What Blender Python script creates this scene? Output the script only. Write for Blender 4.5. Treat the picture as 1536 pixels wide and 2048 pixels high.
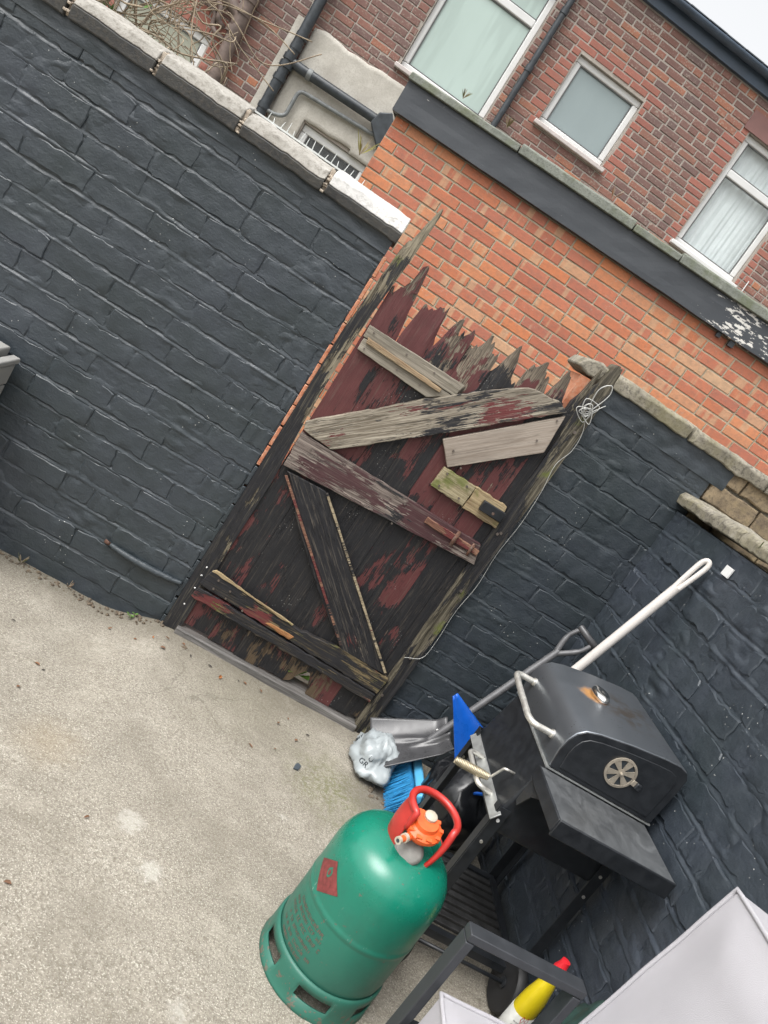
import bpy, bmesh, math, random
from mathutils import Vector, Matrix, noise as mnoise
random.seed(7)
R = math.radians
# ------------------------------------------------------------------ clear
for o in list(bpy.data.objects): bpy.data.objects.remove(o, do_unlink=True)
scene = bpy.context.scene
COL = scene.collection

# ------------------------------------------------------------------ camera
TILT, ROLL, YAW = R(12.6), R(33.8), R(9.9)
CAM = Vector((-0.0403, -2.8612, 1.5))
F = Vector((math.sin(YAW)*math.cos(TILT), math.cos(YAW)*math.cos(TILT), -math.sin(TILT)))
R0 = Vector((math.cos(YAW), -math.sin(YAW), 0)); U0 = R0.cross(F)
CX = math.cos(ROLL)*R0 + math.sin(ROLL)*U0
CU = -(math.sin(ROLL)*R0 - math.cos(ROLL)*U0)
cd = bpy.data.cameras.new('camera'); cam = bpy.data.objects.new('camera', cd); COL.objects.link(cam)
m = Matrix.Identity(4)
for i in range(3):
    m[i][0] = CX[i]; m[i][1] = CU[i]; m[i][2] = -F[i]; m[i][3] = CAM[i]
cam.matrix_world = m
cd.sensor_fit = 'HORIZONTAL'; cd.sensor_width = 36; cd.lens = 36*1540/1536
cd.clip_start = 0.05; cd.clip_end = 500
scene.camera = cam

# ------------------------------------------------------------------ world, sun, exposure
SUN_EL, SUN_AZ = R(58), R(-125)          # azimuth measured from +Y towards +X
w = bpy.data.worlds.new('World'); scene.world = w; w.use_nodes = True
nt = w.node_tree; nt.nodes.clear()
out = nt.nodes.new('ShaderNodeOutputWorld'); bg = nt.nodes.new('ShaderNodeBackground')
sky = nt.nodes.new('ShaderNodeTexSky'); sky.sky_type = 'NISHITA'; sky.sun_disc = False
sky.sun_elevation = SUN_EL; sky.sun_rotation = SUN_AZ; sky.dust_density = 6; sky.air_density = 1.5; sky.ozone_density = 1
hs = nt.nodes.new('ShaderNodeHueSaturation'); hs.inputs['Saturation'].default_value = 0.09
nt.links.new(sky.outputs[0], hs.inputs['Color']); nt.links.new(hs.outputs[0], bg.inputs[0])
bg.inputs[1].default_value = 0.15; nt.links.new(bg.outputs[0], out.inputs[0])
sd = bpy.data.lights.new('sun', 'SUN'); sd.energy = 0.5; sd.angle = R(40); sd.color = (1, .97, .93)
sun = bpy.data.objects.new('sun', sd); COL.objects.link(sun)
sdir = Vector((math.sin(SUN_AZ)*math.cos(SUN_EL), math.cos(SUN_AZ)*math.cos(SUN_EL), math.sin(SUN_EL)))
sun.rotation_euler = sdir.to_track_quat('Z', 'Y').to_euler()
vs = scene.view_settings; vs.view_transform = 'Standard'; vs.look = 'None'; vs.gamma = 1; vs.exposure = 1.0
vs.use_curve_mapping = False

# ------------------------------------------------------------------ object helpers
def link(name, mesh, parent=None, mat=None):
    o = bpy.data.objects.new(name, mesh); COL.objects.link(o)
    if mat is not None and not mesh.materials: mesh.materials.append(mat)
    if parent is not None: o.parent = parent
    return o
def empty(name, loc=(0, 0, 0), rz=0):
    o = bpy.data.objects.new(name, None); COL.objects.link(o); o.location = loc; o.rotation_euler = (0, 0, rz)
    o.empty_display_size = .05
    return o
def tag(o, label=None, cat=None, group=None, kind=None):
    if label: o['label'] = label
    if cat: o['category'] = cat
    if group: o['group'] = group
    if kind: o['kind'] = kind
    return o
def local(parent):
    """inverse of the parent's world matrix (parents here have no parents of their own, or identity ones)"""
    M = Matrix.Identity(4); p = parent
    while p is not None:
        M = p.matrix_basis @ M; p = p.parent
    return M.inverted()
class MB:
    def __init__(s): s.v = []; s.f = []
    def add(s, vs, fs, M=None):
        n = len(s.v)
        s.v += [(M @ Vector(v)) if M is not None else Vector(v) for v in vs]
        s.f += [tuple(i+n for i in f) for f in fs]
        return s
    def box(s, c, d, M=None):
        x, y, z = c; a, b, h = d[0]/2, d[1]/2, d[2]/2
        vs = [(x-a, y-b, z-h), (x+a, y-b, z-h), (x+a, y+b, z-h), (x-a, y+b, z-h), (x-a, y-b, z+h), (x+a, y-b, z+h), (x+a, y+b, z+h), (x-a, y+b, z+h)]
        return s.add(vs, [(0, 3, 2, 1), (4, 5, 6, 7), (0, 1, 5, 4), (1, 2, 6, 5), (2, 3, 7, 6), (3, 0, 4, 7)], M)
    def box2(s, x0, x1, y0, y1, z0, z1, M=None):
        return s.box(((x0+x1)/2, (y0+y1)/2, (z0+z1)/2), (x1-x0, y1-y0, z1-z0), M)
    def prism(s, poly, axis, a0, a1, M=None):
        """poly: list of 2-tuples in the other two axes; extruded along axis"""
        n = len(poly)
        def P(p, a): return {'x': (a, p[0], p[1]), 'y': (p[0], a, p[1]), 'z': (p[0], p[1], a)}[axis]
        vs = [P(p, a0) for p in poly]+[P(p, a1) for p in poly]
        fs = [tuple(range(n)), tuple(range(2*n-1, n-1, -1))]+[(i, i+n, (i+1) % n+n, (i+1) % n) for i in range(n)]
        return s.add(vs, fs, M)
    def tube(s, pts, r, seg=8, cap=True, M=None):
        pts = [Vector(p) for p in pts]; n = len(pts)
        rs = r if isinstance(r, (list, tuple)) else [r]*n
        t = (pts[1]-pts[0]).normalized(); u = t.orthogonal().normalized(); vs = []
        for i, p in enumerate(pts):
            d = (pts[min(i+1, n-1)]-pts[max(i-1, 0)])
            if d.length > 1e-9:
                d.normalize(); u = (u-d*u.dot(d))
                u = u.normalized() if u.length > 1e-6 else d.orthogonal().normalized(); t = d
            w_ = t.cross(u)
            for k in range(seg):
                a = 2*math.pi*k/seg; vs.append(p+(u*math.cos(a)+w_*math.sin(a))*rs[i])
        fs = []
        for i in range(n-1):
            for k in range(seg):
                a = i*seg+k; b = i*seg+(k+1) % seg; fs.append((a, b, b+seg, a+seg))
        if cap: fs += [tuple(range(seg-1, -1, -1)), tuple((n-1)*seg+k for k in range(seg))]
        return s.add(vs, fs, M)
    def lathe(s, prof, seg=32, c=(0, 0, 0), M=None):
        vs = []; n = len(prof)
        for r, z in prof:
            for k in range(seg):
                a = 2*math.pi*k/seg; vs.append((c[0]+r*math.cos(a), c[1]+r*math.sin(a), c[2]+z))
        fs = [(i*seg+k, i*seg+(k+1) % seg, (i+1)*seg+(k+1) % seg, (i+1)*seg+k) for i in range(n-1) for k in range(seg)]
        if prof[0][0] > 1e-6: fs.append(tuple(range(seg-1, -1, -1)))
        if prof[-1][0] > 1e-6: fs.append(tuple((n-1)*seg+k for k in range(seg)))
        return s.add(vs, fs, M)
    def grid(s, nx, ny, fn, skip=None, M=None):
        vs = [fn(i/nx, j/ny) for j in range(ny+1) for i in range(nx+1)]
        fs = [(j*(nx+1)+i, j*(nx+1)+i+1, (j+1)*(nx+1)+i+1, (j+1)*(nx+1)+i) for j in range(ny) for i in range(nx) if not (skip and skip(i, j))]
        return s.add(vs, fs, M)
    def mesh(s, name):
        me = bpy.data.meshes.new(name); me.from_pydata([tuple(v) for v in s.v], [], s.f); me.validate(); me.update(); return me
    def build(s, name, mat, parent=None, smooth=False, bevel=0, seg=2, solid=0, sub=0, origin=None, flat_angle=None):
        if parent is not None:
            Mi = local(parent); s.v = [Mi @ v for v in s.v]
        loc = Vector((0, 0, 0))
        if origin is None and s.v:
            lo = Vector([min(v[i] for v in s.v) for i in range(3)]); hi = Vector([max(v[i] for v in s.v) for i in range(3)])
            loc = Vector(((lo.x+hi.x)/2, (lo.y+hi.y)/2, lo.z)) if parent is None else (lo+hi)/2
        elif origin is not None:
            loc = Vector(origin)
        s.v = [v-loc for v in s.v]
        me = s.mesh(name)
        bm = bmesh.new(); bm.from_mesh(me); bmesh.ops.recalc_face_normals(bm, faces=bm.faces); bm.to_mesh(me); bm.free()
        o = link(name, me, parent, mat); o.location = loc
        if smooth:
            for p in me.polygons: p.use_smooth = True
            if flat_angle: me.set_sharp_from_angle(angle=R(flat_angle))
        if solid: md = o.modifiers.new('solid', 'SOLIDIFY'); md.thickness = solid; md.offset = 0
        if bevel:
            md = o.modifiers.new('bevel', 'BEVEL'); md.width = bevel; md.segments = seg; md.limit_method = 'ANGLE'; md.angle_limit = R(40)
            for p in me.polygons: p.use_smooth = True
            md.harden_normals = False
            if not smooth: me.set_sharp_from_angle(angle=R(40))
        if sub: md = o.modifiers.new('sub', 'SUBSURF'); md.levels = sub; md.render_levels = sub
        return o
def crom(pts, n=6, closed=False):
    P = [Vector(p) for p in pts]; out_ = []
    for i in range(len(P)-1):
        p0 = P[max(i-1, 0)]; p1 = P[i]; p2 = P[i+1]; p3 = P[min(i+2, len(P)-1)]
        for k in range(n):
            t = k/n
            out_.append(.5*((2*p1)+(p2-p0)*t+(2*p0-5*p1+4*p2-p3)*t*t+(3*p1-p0-3*p2+p3)*t**3))
    out_.append(P[-1]); return out_
def fillet(pts, r, n=5):
    """round the inner corners of a polyline"""
    P = [Vector(p) for p in pts]; o = [P[0]]
    for i in range(1, len(P)-1):
        a = (P[i-1]-P[i]); b = (P[i+1]-P[i]); rr = min(r, a.length*.45, b.length*.45); a.normalize(); b.normalize()
        A = P[i]+a*rr; B = P[i]+b*rr
        for k in range(n+1):
            t = k/n; o.append(A*(1-t)**2+P[i]*2*t*(1-t)+B*t*t)
    o.append(P[-1]); return o
def N3(x, y, z, s=0): return mnoise.noise(Vector((x+s*17.3, y-s*9.1, z+s*5.7)))
def smooth01(t): t = max(0, min(1, t)); return t*t*(3-2*t)
def interp(keys, x):
    if x <= keys[0][0]: return keys[0][1]
    for (a, b), (c, d) in zip(keys, keys[1:]):
        if x <= c: return b+(d-b)*(x-a)/max(1e-9, c-a)
    return keys[-1][1]

# ------------------------------------------------------------------ material helpers
class Mat:
    def __init__(s, name):
        s.m = bpy.data.materials.new(name); s.m.use_nodes = True; s.t = s.m.node_tree; s.t.nodes.clear()
        s.o = s.n('ShaderNodeOutputMaterial'); s.p = s.n('ShaderNodeBsdfPrincipled'); s.l(s.p.outputs[0], s.o.inputs[0])
    def n(s, k): return s.t.nodes.new(k)
    def l(s, a, b): s.t.links.new(a, b)
    def set(s, inp, v):
        if hasattr(v, 'is_linked') or hasattr(v, 'links'): s.l(v, inp)
        elif isinstance(v, (tuple, list)) and len(v) == 3 and inp.type == 'RGBA': inp.default_value = (*v, 1)
        else: inp.default_value = v
        return s
    def pos(s): return s.n('ShaderNodeNewGeometry').outputs['Position']
    def obj(s): return s.n('ShaderNodeTexCoord').outputs['Object']
    def island(s): return s.n('ShaderNodeNewGeometry').outputs['Random Per Island']
    def rnd(s): return s.n('ShaderNodeObjectInfo').outputs['Random']
    def map(s, v, scale=(1, 1, 1), loc=(0, 0, 0), rot=(0, 0, 0)):
        k = s.n('ShaderNodeMapping'); s.l(v, k.inputs[0]); k.inputs['Scale'].default_value = scale; k.inputs['Location'].default_value = loc
        k.inputs['Rotation'].default_value = rot; return k.outputs[0]
    def noise(s, v, scale, detail=4, rough=.55, dist=0, col=False):
        k = s.n('ShaderNodeTexNoise'); s.l(v, k.inputs['Vector']); k.inputs['Scale'].default_value = scale
        k.inputs['Detail'].default_value = detail; k.inputs['Roughness'].default_value = rough; k.inputs['Distortion'].default_value = dist
        return k.outputs['Color' if col else 0]
    def voro(s, v, scale, feature='F1', out_='Distance', rand=1):
        k = s.n('ShaderNodeTexVoronoi'); k.feature = feature; s.l(v, k.inputs['Vector']); k.inputs['Scale'].default_value = scale
        k.inputs['Randomness'].default_value = rand; return k.outputs[out_]
    def math(s, op, a, b=0.5, clamp=False):
        k = s.n('ShaderNodeMath'); k.operation = op; k.use_clamp = clamp; s.set(k.inputs[0], a); s.set(k.inputs[1], b); return k.outputs[0]
    def ramp(s, f, stops, mode='LINEAR'):
        k = s.n('ShaderNodeValToRGB'); s.set(k.inputs[0], f); r = k.color_ramp; r.interpolation = mode
        while len(r.elements) < len(stops): r.elements.new(.5)
        for e, (p, c) in zip(r.elements, stops):
            e.position = p; e.color = (*c, 1) if isinstance(c, (tuple, list)) else (c, c, c, 1)
        return k.outputs[0]
    def step(s, f, a, b): return s.ramp(f, [(a, 0.), (b, 1.)])
    def mix(s, f, a, b, mode='MIX'):
        k = s.n('ShaderNodeMix'); k.data_type = 'RGBA'; k.blend_type = mode; s.set(k.inputs[0], f); s.set(k.inputs[6], a); s.set(k.inputs[7], b); return k.outputs[2]
    def sep(s, v):
        k = s.n('ShaderNodeSeparateXYZ'); s.l(v, k.inputs[0]); return k.outputs
    def bump(s, h, strength=.5, dist=.01, prev=None):
        k = s.n('ShaderNodeBump'); s.l(h, k.inputs['Height']); k.inputs['Strength'].default_value = strength; k.inputs['Distance'].default_value = dist
        if prev is not None: s.l(prev, k.inputs['Normal'])
        return k.outputs[0]
    def fin(s, col=None, rough=None, normal=None, **kw):
        if col is not None: s.set(s.p.inputs['Base Color'], col)
        if rough is not None: s.set(s.p.inputs['Roughness'], rough)
        if normal is not None: s.l(normal, s.p.inputs['Normal'])
        for k, v in kw.items(): s.set(s.p.inputs[k.replace('_', ' ')], v)
        return s.m
def simple(name, col, rough=.5, metal=0., var=.12, scale=25, bump=0., bscale=120, **kw):
    M = Mat(name); v = M.pos()
    n1 = M.noise(v, scale, 5)
    c = M.mix(M.step(n1, .3, .7), tuple(x*(1-var) for x in col), tuple(min(1, x*(1+var)) for x in col))
    nm = M.bump(M.noise(v, bscale, 4), bump, .004) if bump else None
    r = M.ramp(n1, [(.3, max(0, rough-.08)), (.7, min(1, rough+.08))])
    return M.fin(c, r, nm, Metallic=metal, **kw)

def black_paint(name, base=(.034, .0420, .0470), bare=None):
    M = Mat(name); v = M.pos()
    n1 = M.noise(v, 3.2, 5); n2 = M.noise(v, 22, 6, .6); n3 = M.noise(v, 130, 3)
    c = M.mix(M.step(n1, .3, .72), (base[0]*.80, base[1]*.86, base[2]*.84), (base[0]*1.18, base[1]*1.15, base[2]*1.28))
    c = M.mix(M.math('MULTIPLY', M.step(n2, .45, .75), .25), c, tuple(x*1.6 for x in base))
    # chalky scuffs and tiny flecks of white
    sp = M.voro(v, 48); m_ = M.math('MULTIPLY', M.math('LESS_THAN', sp, .085), M.step(M.noise(v, 5, 2), .56, .62))
    c = M.mix(m_, c, (.45, .45, .43))
    n4 = M.noise(M.map(v, (1, 1, 2.2)), 9, 4, .6); n5 = M.noise(v, 420, 2)
    h = M.math('ADD', M.math('ADD', M.math('MULTIPLY', n2, .32), M.math('MULTIPLY', n4, .35)), M.math('ADD', M.math('MULTIPLY', n3, .12), M.math('MULTIPLY', n5, .07)))
    nm = M.bump(h, .75, .012)
    r = M.ramp(n2, [(.3, .28), (.7, .50)])
    return M.fin(c, r, nm, Specular_IOR_Level=.5)
def brick_mat(name, stops, bands=None, island=False, dark=None, bump=.5, stain=.5, pale=.62):
    M = Mat(name); v = M.pos(); rd = M.island() if island else M.rnd()
    c = M.ramp(rd, stops)
    wn = M.n('ShaderNodeTexWhiteNoise'); wn.noise_dimensions = '1D'; M.l(rd, wn.inputs['W']); r2 = wn.outputs['Value']
    if bands:   # pale firing bands across the length of some bricks
        of = M.n('ShaderNodeCombineXYZ'); M.l(M.math('MULTIPLY', r2, 37), of.inputs[0]); ad = M.n('ShaderNodeVectorMath'); M.l(v, ad.inputs[0]); M.l(of.outputs[0], ad.inputs[1])
        x = M.map(ad.outputs[0], (9, 9, .6)); b = M.noise(x, 1.9, 2, .4)
        mk = M.math('MULTIPLY', M.step(b, .56, .61), M.math('GREATER_THAN', r2, .35))
        c = M.mix(M.math('MULTIPLY', mk, .75), c, bands)
    n1 = M.noise(v, 34, 6, .65); n2 = M.noise(v, 150, 3)
    c = M.mix(M.math('MULTIPLY', M.step(n1, .42, .72), .4), c, tuple(x*.45 for x in (.35, .25, .2)))
    if dark:
        c = M.mix(M.math('MULTIPLY', M.step(M.noise(v, 1.6, 4), .45, .68), stain), c, dark)
    c = M.mix(M.math('MULTIPLY', M.step(M.math('ADD', M.noise(v, 46, 5, .7), M.math('MULTIPLY', M.math('SUBTRACT', M.noise(v, 4, 3), .5), .3)), pale, pale+.10), .6), c, (.42, .37, .31))
    nm = M.bump(M.math('ADD', n1, M.math('MULTIPLY', n2, .4)), bump, .006)
    return M.fin(c, .86, nm)
def stone_mat(name, lo, hi, dirt, moss=None, dirt_amt=.5, scale=9):
    M = Mat(name); v = M.pos(); n1 = M.noise(v, scale, 7, .65); n2 = M.noise(v, 70, 5, .7); n3 = M.noise(v, 260, 2)
    c = M.mix(M.step(n1, .32, .68), lo, hi)
    c = M.mix(M.math('MULTIPLY', M.step(n2, .48, .66), dirt_amt), c, dirt)
    if moss: c = M.mix(M.math('MULTIPLY', M.step(M.noise(v, 5, 5, .7), .5, .66), .7), c, moss)
    nm = M.bump(M.math('ADD', n2, M.math('MULTIPLY', n3, .4)), .55, .006)
    return M.fin(c, .9, nm)
def gate_wood(name, axis='Z', black=.5, red=.5, moss=0., bare_lo=(.10, .075, .055), bare_hi=(.34, .29, .23), seed=0, flecks=0., rough=.55,
              c_red=(.115, .026, .026), c_black=(.012, .012, .014), grain=1.0):
    """bare silvery wood under a dark red coat under a black coat; black / red = how much of each coat is left (0..1)"""
    M = Mat(name); v = M.obj(); sc = {'Z': (1, 1, .28), 'X': (.28, 1, 1)}[axis]; g = {'Z': (1, 1, .035), 'X': (.035, 1, 1)}[axis]
    vg = M.map(v, g, (seed*3.1, seed*1.7, seed*2.3)); vp = M.map(v, sc, (seed*1.3+4, seed*2.1, seed*.7))
    gr = M.noise(vg, 95, 6, .7, 1.2); gr2 = M.noise(vg, 260, 3, .6)
    c = M.mix(M.step(gr, .40, .62), bare_lo, bare_hi)
    ckn = M.math('ABSOLUTE', M.math('SUBTRACT', M.noise(vg, 34, 5, .7, .8), .5)); cks = M.ramp(ckn, [(.004, 1.), (.020, 0.)])
    c = M.mix(M.math('MULTIPLY', cks, .75*min(1, grain+.1)), c, tuple(x*.22 for x in bare_lo))
    c = M.mix(M.math('MULTIPLY', M.step(M.noise(vp, 9, 4), .45, .7), .55), c, tuple(x*.55 for x in bare_lo))
    if moss:
        c = M.mix(M.math('MULTIPLY', M.step(M.noise(M.map(v, (1, 1, 1), (seed, 2, 1)), 14, 4), .68-.3*moss, .8-.3*moss), .8), c, (.11, .13, .025))
    hgt = M.math('MULTIPLY', gr, .7*grain)
    tipm = M.ramp(M.math('SUBTRACT', M.sep(v)[2], 1), [(.66, 0.), (.82, 1.)]) if axis == 'Z' else None
    def coat(c, hgt, amt, col, sc1, off):
        k = M.noise(M.map(vp, (1, 1, 1), (off, off*.3, off*.7)), sc1, 9, .68, .25)
        k = M.math('ADD', k, M.math('MULTIPLY', M.math('SUBTRACT', gr2, .5), .22))
        if tipm is not None: k = M.math('SUBTRACT', k, M.math('MULTIPLY', tipm, .2))
        th = .78-.56*amt
        mk = M.step(k, th, th+.018)
        c = M.mix(mk, c, col)
        return c, M.math('ADD', hgt, M.math('MULTIPLY', mk, .55)), mk
    redc = M.mix(M.noise(v, 18, 4), tuple(x*.75 for x in c_red), tuple(x*1.3 for x in c_red))
    blkc = M.mix(M.noise(v, 30, 4), tuple(x*.7 for x in c_black), tuple(x*1.9 for x in c_black))
    mk = None
    if red > 0: c, hgt, mk = coat(c, hgt, red, redc, 8, 3.7+seed)
    if black > 0: c, hgt, mk2 = coat(c, hgt, black, blkc, 7, 11.3+seed*.6)
    c = M.mix(M.math('MULTIPLY', M.step(M.noise(M.map(vg, (1, 1, 1), (7, 3, 1)), 150, 5, .75, .6), .52, .66), .42), c, tuple(.6*x for x in bare_hi))
    if flecks:
        fv = M.voro(v, 55); f1 = M.math('MULTIPLY', M.math('LESS_THAN', fv, .16), M.step(M.noise(v, 7, 3), .63-.1*flecks, .7-.1*flecks))
        c = M.mix(f1, c, (.4, .4, .4))
    nm = M.bump(hgt, .7, .006)
    return M.fin(c, M.ramp(gr, [(.3, rough-.05), (.7, rough+.2)]), nm, Specular_IOR_Level=.35)

# ------------------------------------------------------------------ materials
M_BLACK = black_paint('wall_black_paint')
M_BLACK_SIDE = black_paint('side_wall_black_paint', (.037, .045, .053))
M_FASCIA = simple('band_dark_paint', (.042, .047, .055), .5, var=.15, scale=6, bump=.15, bscale=40)
M_ORANGE = brick_mat('orange_brick', [(0, (.38, .122, .072)), (.25, (.49, .172, .095)), (.5, (.38, .132, .086)), (.75, (.54, .185, .078)), (.92, (.52, .225, .115)), (1, (.52, .33, .20))], bands=(.50, .31, .185))
M_ORANGE_I = brick_mat('orange_brick_mass', [(0, (.38, .122, .072)), (.25, (.49, .172, .095)), (.5, (.38, .132, .086)), (.75, (.54, .185, .078)), (.92, (.52, .225, .115)), (1, (.52, .33, .20))], bands=(.50, .31, .185), island=True)
HB = [(0, (.165, .090, .078)), (.3, (.225, .105, .082)), (.5, (.14, .092, .086)), (.8, (.26, .115, .085)), (.94, (.34, .14, .085)), (1, (.43, .17, .085))]
M_HOUSE = brick_mat('house_brick', HB, dark=(.14, .10, .092), stain=.45, pale=.56)
M_HOUSE_I = brick_mat('house_brick_mass', HB, island=True, dark=(.14, .10, .092), stain=.45, pale=.56)
M_REDBRICK = brick_mat('red_brick_surround', [(0, (.30, .115, .085)), (.5, (.35, .135, .10)), (1, (.26, .10, .08))])
M_MORTAR_O = stone_mat('orange_wall_mortar', (.33, .29, .205), (.42, .37, .275), (.25, .215, .155), scale=20)
M_MORTAR_H = stone_mat('house_mortar', (.31, .275, .24), (.43, .385, .34), (.22, .19, .165), scale=5)
M_RAWBRICK = stone_mat('raw_brick_edge', (.42, .14, .07), (.58, .26, .15), (.50, .40, .30), scale=30)
M_COPE = stone_mat('coping_stone', (.25, .235, .205), (.40, .38, .345), (.12, .105, .085), dirt_amt=.6)
M_COPE_W = stone_mat('coping_stone_white', (.46, .45, .43), (.62, .61, .59), (.26, .25, .23), dirt_amt=.55)
M_COPE_DK = stone_mat('coping_face_painted', (.045, .047, .05), (.09, .088, .082), (.20, .17, .13), dirt_amt=.25)
M_COPE_OLD = stone_mat('coping_weathered', (.16, .145, .11), (.34, .31, .25), (.05, .045, .038), moss=(.20, .18, .10), dirt_amt=.8)
M_ALLEYCOPE = stone_mat('alley_coping', (.12, .13, .11), (.21, .22, .19), (.07, .075, .06), moss=(.10, .115, .06), dirt_amt=.6)
M_RENDER = stone_mat('white_render', (.40, .375, .33), (.56, .535, .48), (.33, .30, .25), dirt_amt=.5, scale=4)
M_UPVC = simple('white_upvc', (.66, .66, .65), .35, var=.05, scale=6)
M_SILLP = simple('painted_sill', (.50, .45, .43), .6, var=.12, scale=12)
M_PIPE = simple('black_pipe', (.030, .036, .042), .4, var=.4, scale=14)
M_PIPEGREY = simple('grey_pipe', (.16, .17, .17), .5, var=.3, scale=20)
M_PIPEBROWN = simple('brown_pipe', (.13, .095, .08), .6, var=.4, scale=14)
M_SLATE = simple('roof_slate', (.07, .085, .10), .6, var=.3, scale=10)
M_GUTTER = simple('gutter_blue_grey', (.05, .07, .10), .5, var=.25, scale=5)
M_STEEL = simple('brushed_steel', (.66, .64, .59), .42, .75, var=.12, scale=60)
M_ALU = simple('aluminium_strip', (.42, .43, .42), .45, .7, var=.1, scale=60)
M_RUST = stone_mat('rusty_iron', (.06, .035, .025), (.17, .075, .045), (.22, .19, .17), dirt_amt=.4, scale=30)
M_BBQ = simple('enamel_black', (.016, .018, .021), .38, var=.25, scale=30, bump=.08, bscale=300)
M_GREENPAINT = None

def mk_ground():
    M = Mat('yard_concrete'); v = M.pos()
    n1 = M.noise(v, 1.6, 6, .6); n2 = M.noise(v, 14, 5, .65); n3 = M.noise(v, 105, 4, .72); n4 = M.noise(v, 250, 2, .6)
    c = M.mix(M.step(n1, .3, .7), (.222, .200, .162), (.325, .297, .248))
    c = M.mix(M.math('MULTIPLY', M.step(n2, .45, .7), .4), c, (.40, .365, .30))
    c = M.mix(M.math('MULTIPLY', M.step(n3, .44, .60), .7), c, (.15, .13, .10))
    c = M.mix(M.math('MULTIPLY', M.step(n4, .55, .66), .8), c, (.54, .51, .44))
    ag = M.voro(v, 95); c = M.mix(M.math('MULTIPLY', M.math('LESS_THAN', ag, .22), .4), c, (.11, .095, .075))
    def blob(x, y, r, soft, warp, sc):
        k = M.n('ShaderNodeVectorMath'); k.operation = 'DISTANCE'; M.l(v, k.inputs[0]); k.inputs[1].default_value = (x, y, 0)
        d = M.math('ADD', k.outputs['Value'], M.math('MULTIPLY', M.math('SUBTRACT', M.noise(v, sc, 4), .5), warp))
        return M.ramp(d, [(max(0, r-soft), 1.), (r, 0.)])
    for x, y, r in ((.164, -1.079, .045), (.266, -1.203, .04), (.603, -.763, .02), (.43, -1.53, .03), (-.2, -1.6, .05)):
        c = M.mix(M.math('MULTIPLY', blob(x, y, r, .022, .085, 55), .5), c, (.50, .48, .43))
    c = M.mix(M.math('MULTIPLY', M.math('MULTIPLY', blob(.78, -.50, .24, .2, .34, 14), M.step(M.noise(v, 55, 4, .7), .38, .6)), .75), c, (.13, .135, .05))
    c = M.mix(M.math('MULTIPLY', blob(.40, -.22, .42, .38, .35, 7), .42), c, (.135, .125, .08))
    c = M.mix(M.math('MULTIPLY', blob(-.14, -.94, .14, .12, .16, 14), .3), c, (.30, .235, .15))
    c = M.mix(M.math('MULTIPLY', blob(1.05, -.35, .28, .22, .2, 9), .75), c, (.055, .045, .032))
    # hairline cracks and broad worn, damp and rust-tinted areas
    wv = M.n('ShaderNodeVectorMath'); wv.operation = 'ADD'; M.l(v, wv.inputs[0]); nc = M.n('ShaderNodeVectorMath'); nc.operation = 'SCALE'; M.l(M.noise(v, 3.5, 4, .6, 0, True), nc.inputs[0]); nc.inputs['Scale'].default_value = .35; M.l(nc.outputs[0], wv.inputs[1])
    ce = M.voro(wv.outputs[0], .85, 'DISTANCE_TO_EDGE'); ck = M.math('MULTIPLY', M.ramp(ce, [(.0008, 1.), (.0035, 0.)]), M.step(M.noise(v, 1.1, 2), .52, .60))
    c = M.mix(M.math('MULTIPLY', ck, .4), c, (.06, .05, .035))
    c = M.mix(M.math('MULTIPLY', M.step(M.noise(v, 2.7, 6, .68), .48, .66), .45), c, (.165, .145, .112))
    c = M.mix(M.math('MULTIPLY', M.step(M.noise(M.map(v, (1, 1, 1), (5, 2, 0)), 4.3, 5, .65), .55, .70), .35), c, (.44, .405, .34))
    # damp grime where the slab meets the walls
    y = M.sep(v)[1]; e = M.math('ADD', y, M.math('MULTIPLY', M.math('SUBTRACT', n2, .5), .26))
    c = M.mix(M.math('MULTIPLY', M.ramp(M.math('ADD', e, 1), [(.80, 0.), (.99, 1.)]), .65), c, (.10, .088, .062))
    h = M.math('ADD', M.math('MULTIPLY', n3, .6), M.math('MULTIPLY', n4, .35))
    return M.fin(c, .92, M.bump(h, .6, .006, M.bump(n2, .3, .02)))
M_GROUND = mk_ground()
M_ALLEY = stone_mat('alley_surface', (.20, .19, .16), (.33, .31, .26), (.09, .10, .05), moss=(.10, .14, .04), dirt_amt=.5, scale=5)
M_SOIL = stone_mat('far_ground', (.12, .11, .09), (.18, .17, .14), (.08, .075, .06), scale=2)

# ------------------------------------------------------------------ setting: ground
def build_ground():
    b = MB(); b.add([(-80, -80, -.16), (80, -80, -.16), (80, 120, -.16), (-80, 120, -.16)], [(0, 1, 2, 3)])
    tag(b.build('ground', M_SOIL), kind='structure')
    b = MB()
    def gz(x, y):
        z = -.075*smooth01((.02-x)/.32)*smooth01((y+1.3)/1.1)
        z += .004*N3(x*3, y*3, 0)+.0012*N3(x*22, y*22, 3)
        return z
    def fn(u, v_):
        x = -3.6+u*5.3; y = -5.2+v_*5.23; return (x, y, gz(x, y))
    b.grid(150, 150, fn); n = len(b.v)
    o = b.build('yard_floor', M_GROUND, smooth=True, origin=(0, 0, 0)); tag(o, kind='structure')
    b = MB(); b.grid(60, 30, lambda u, v_: (-6+u*14, .06+v_*6.3, -.03+.02*N3(u*40, v_*20, 2)))
    tag(b.build('alley', M_ALLEY, smooth=True), kind='structure')
build_ground()

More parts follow.
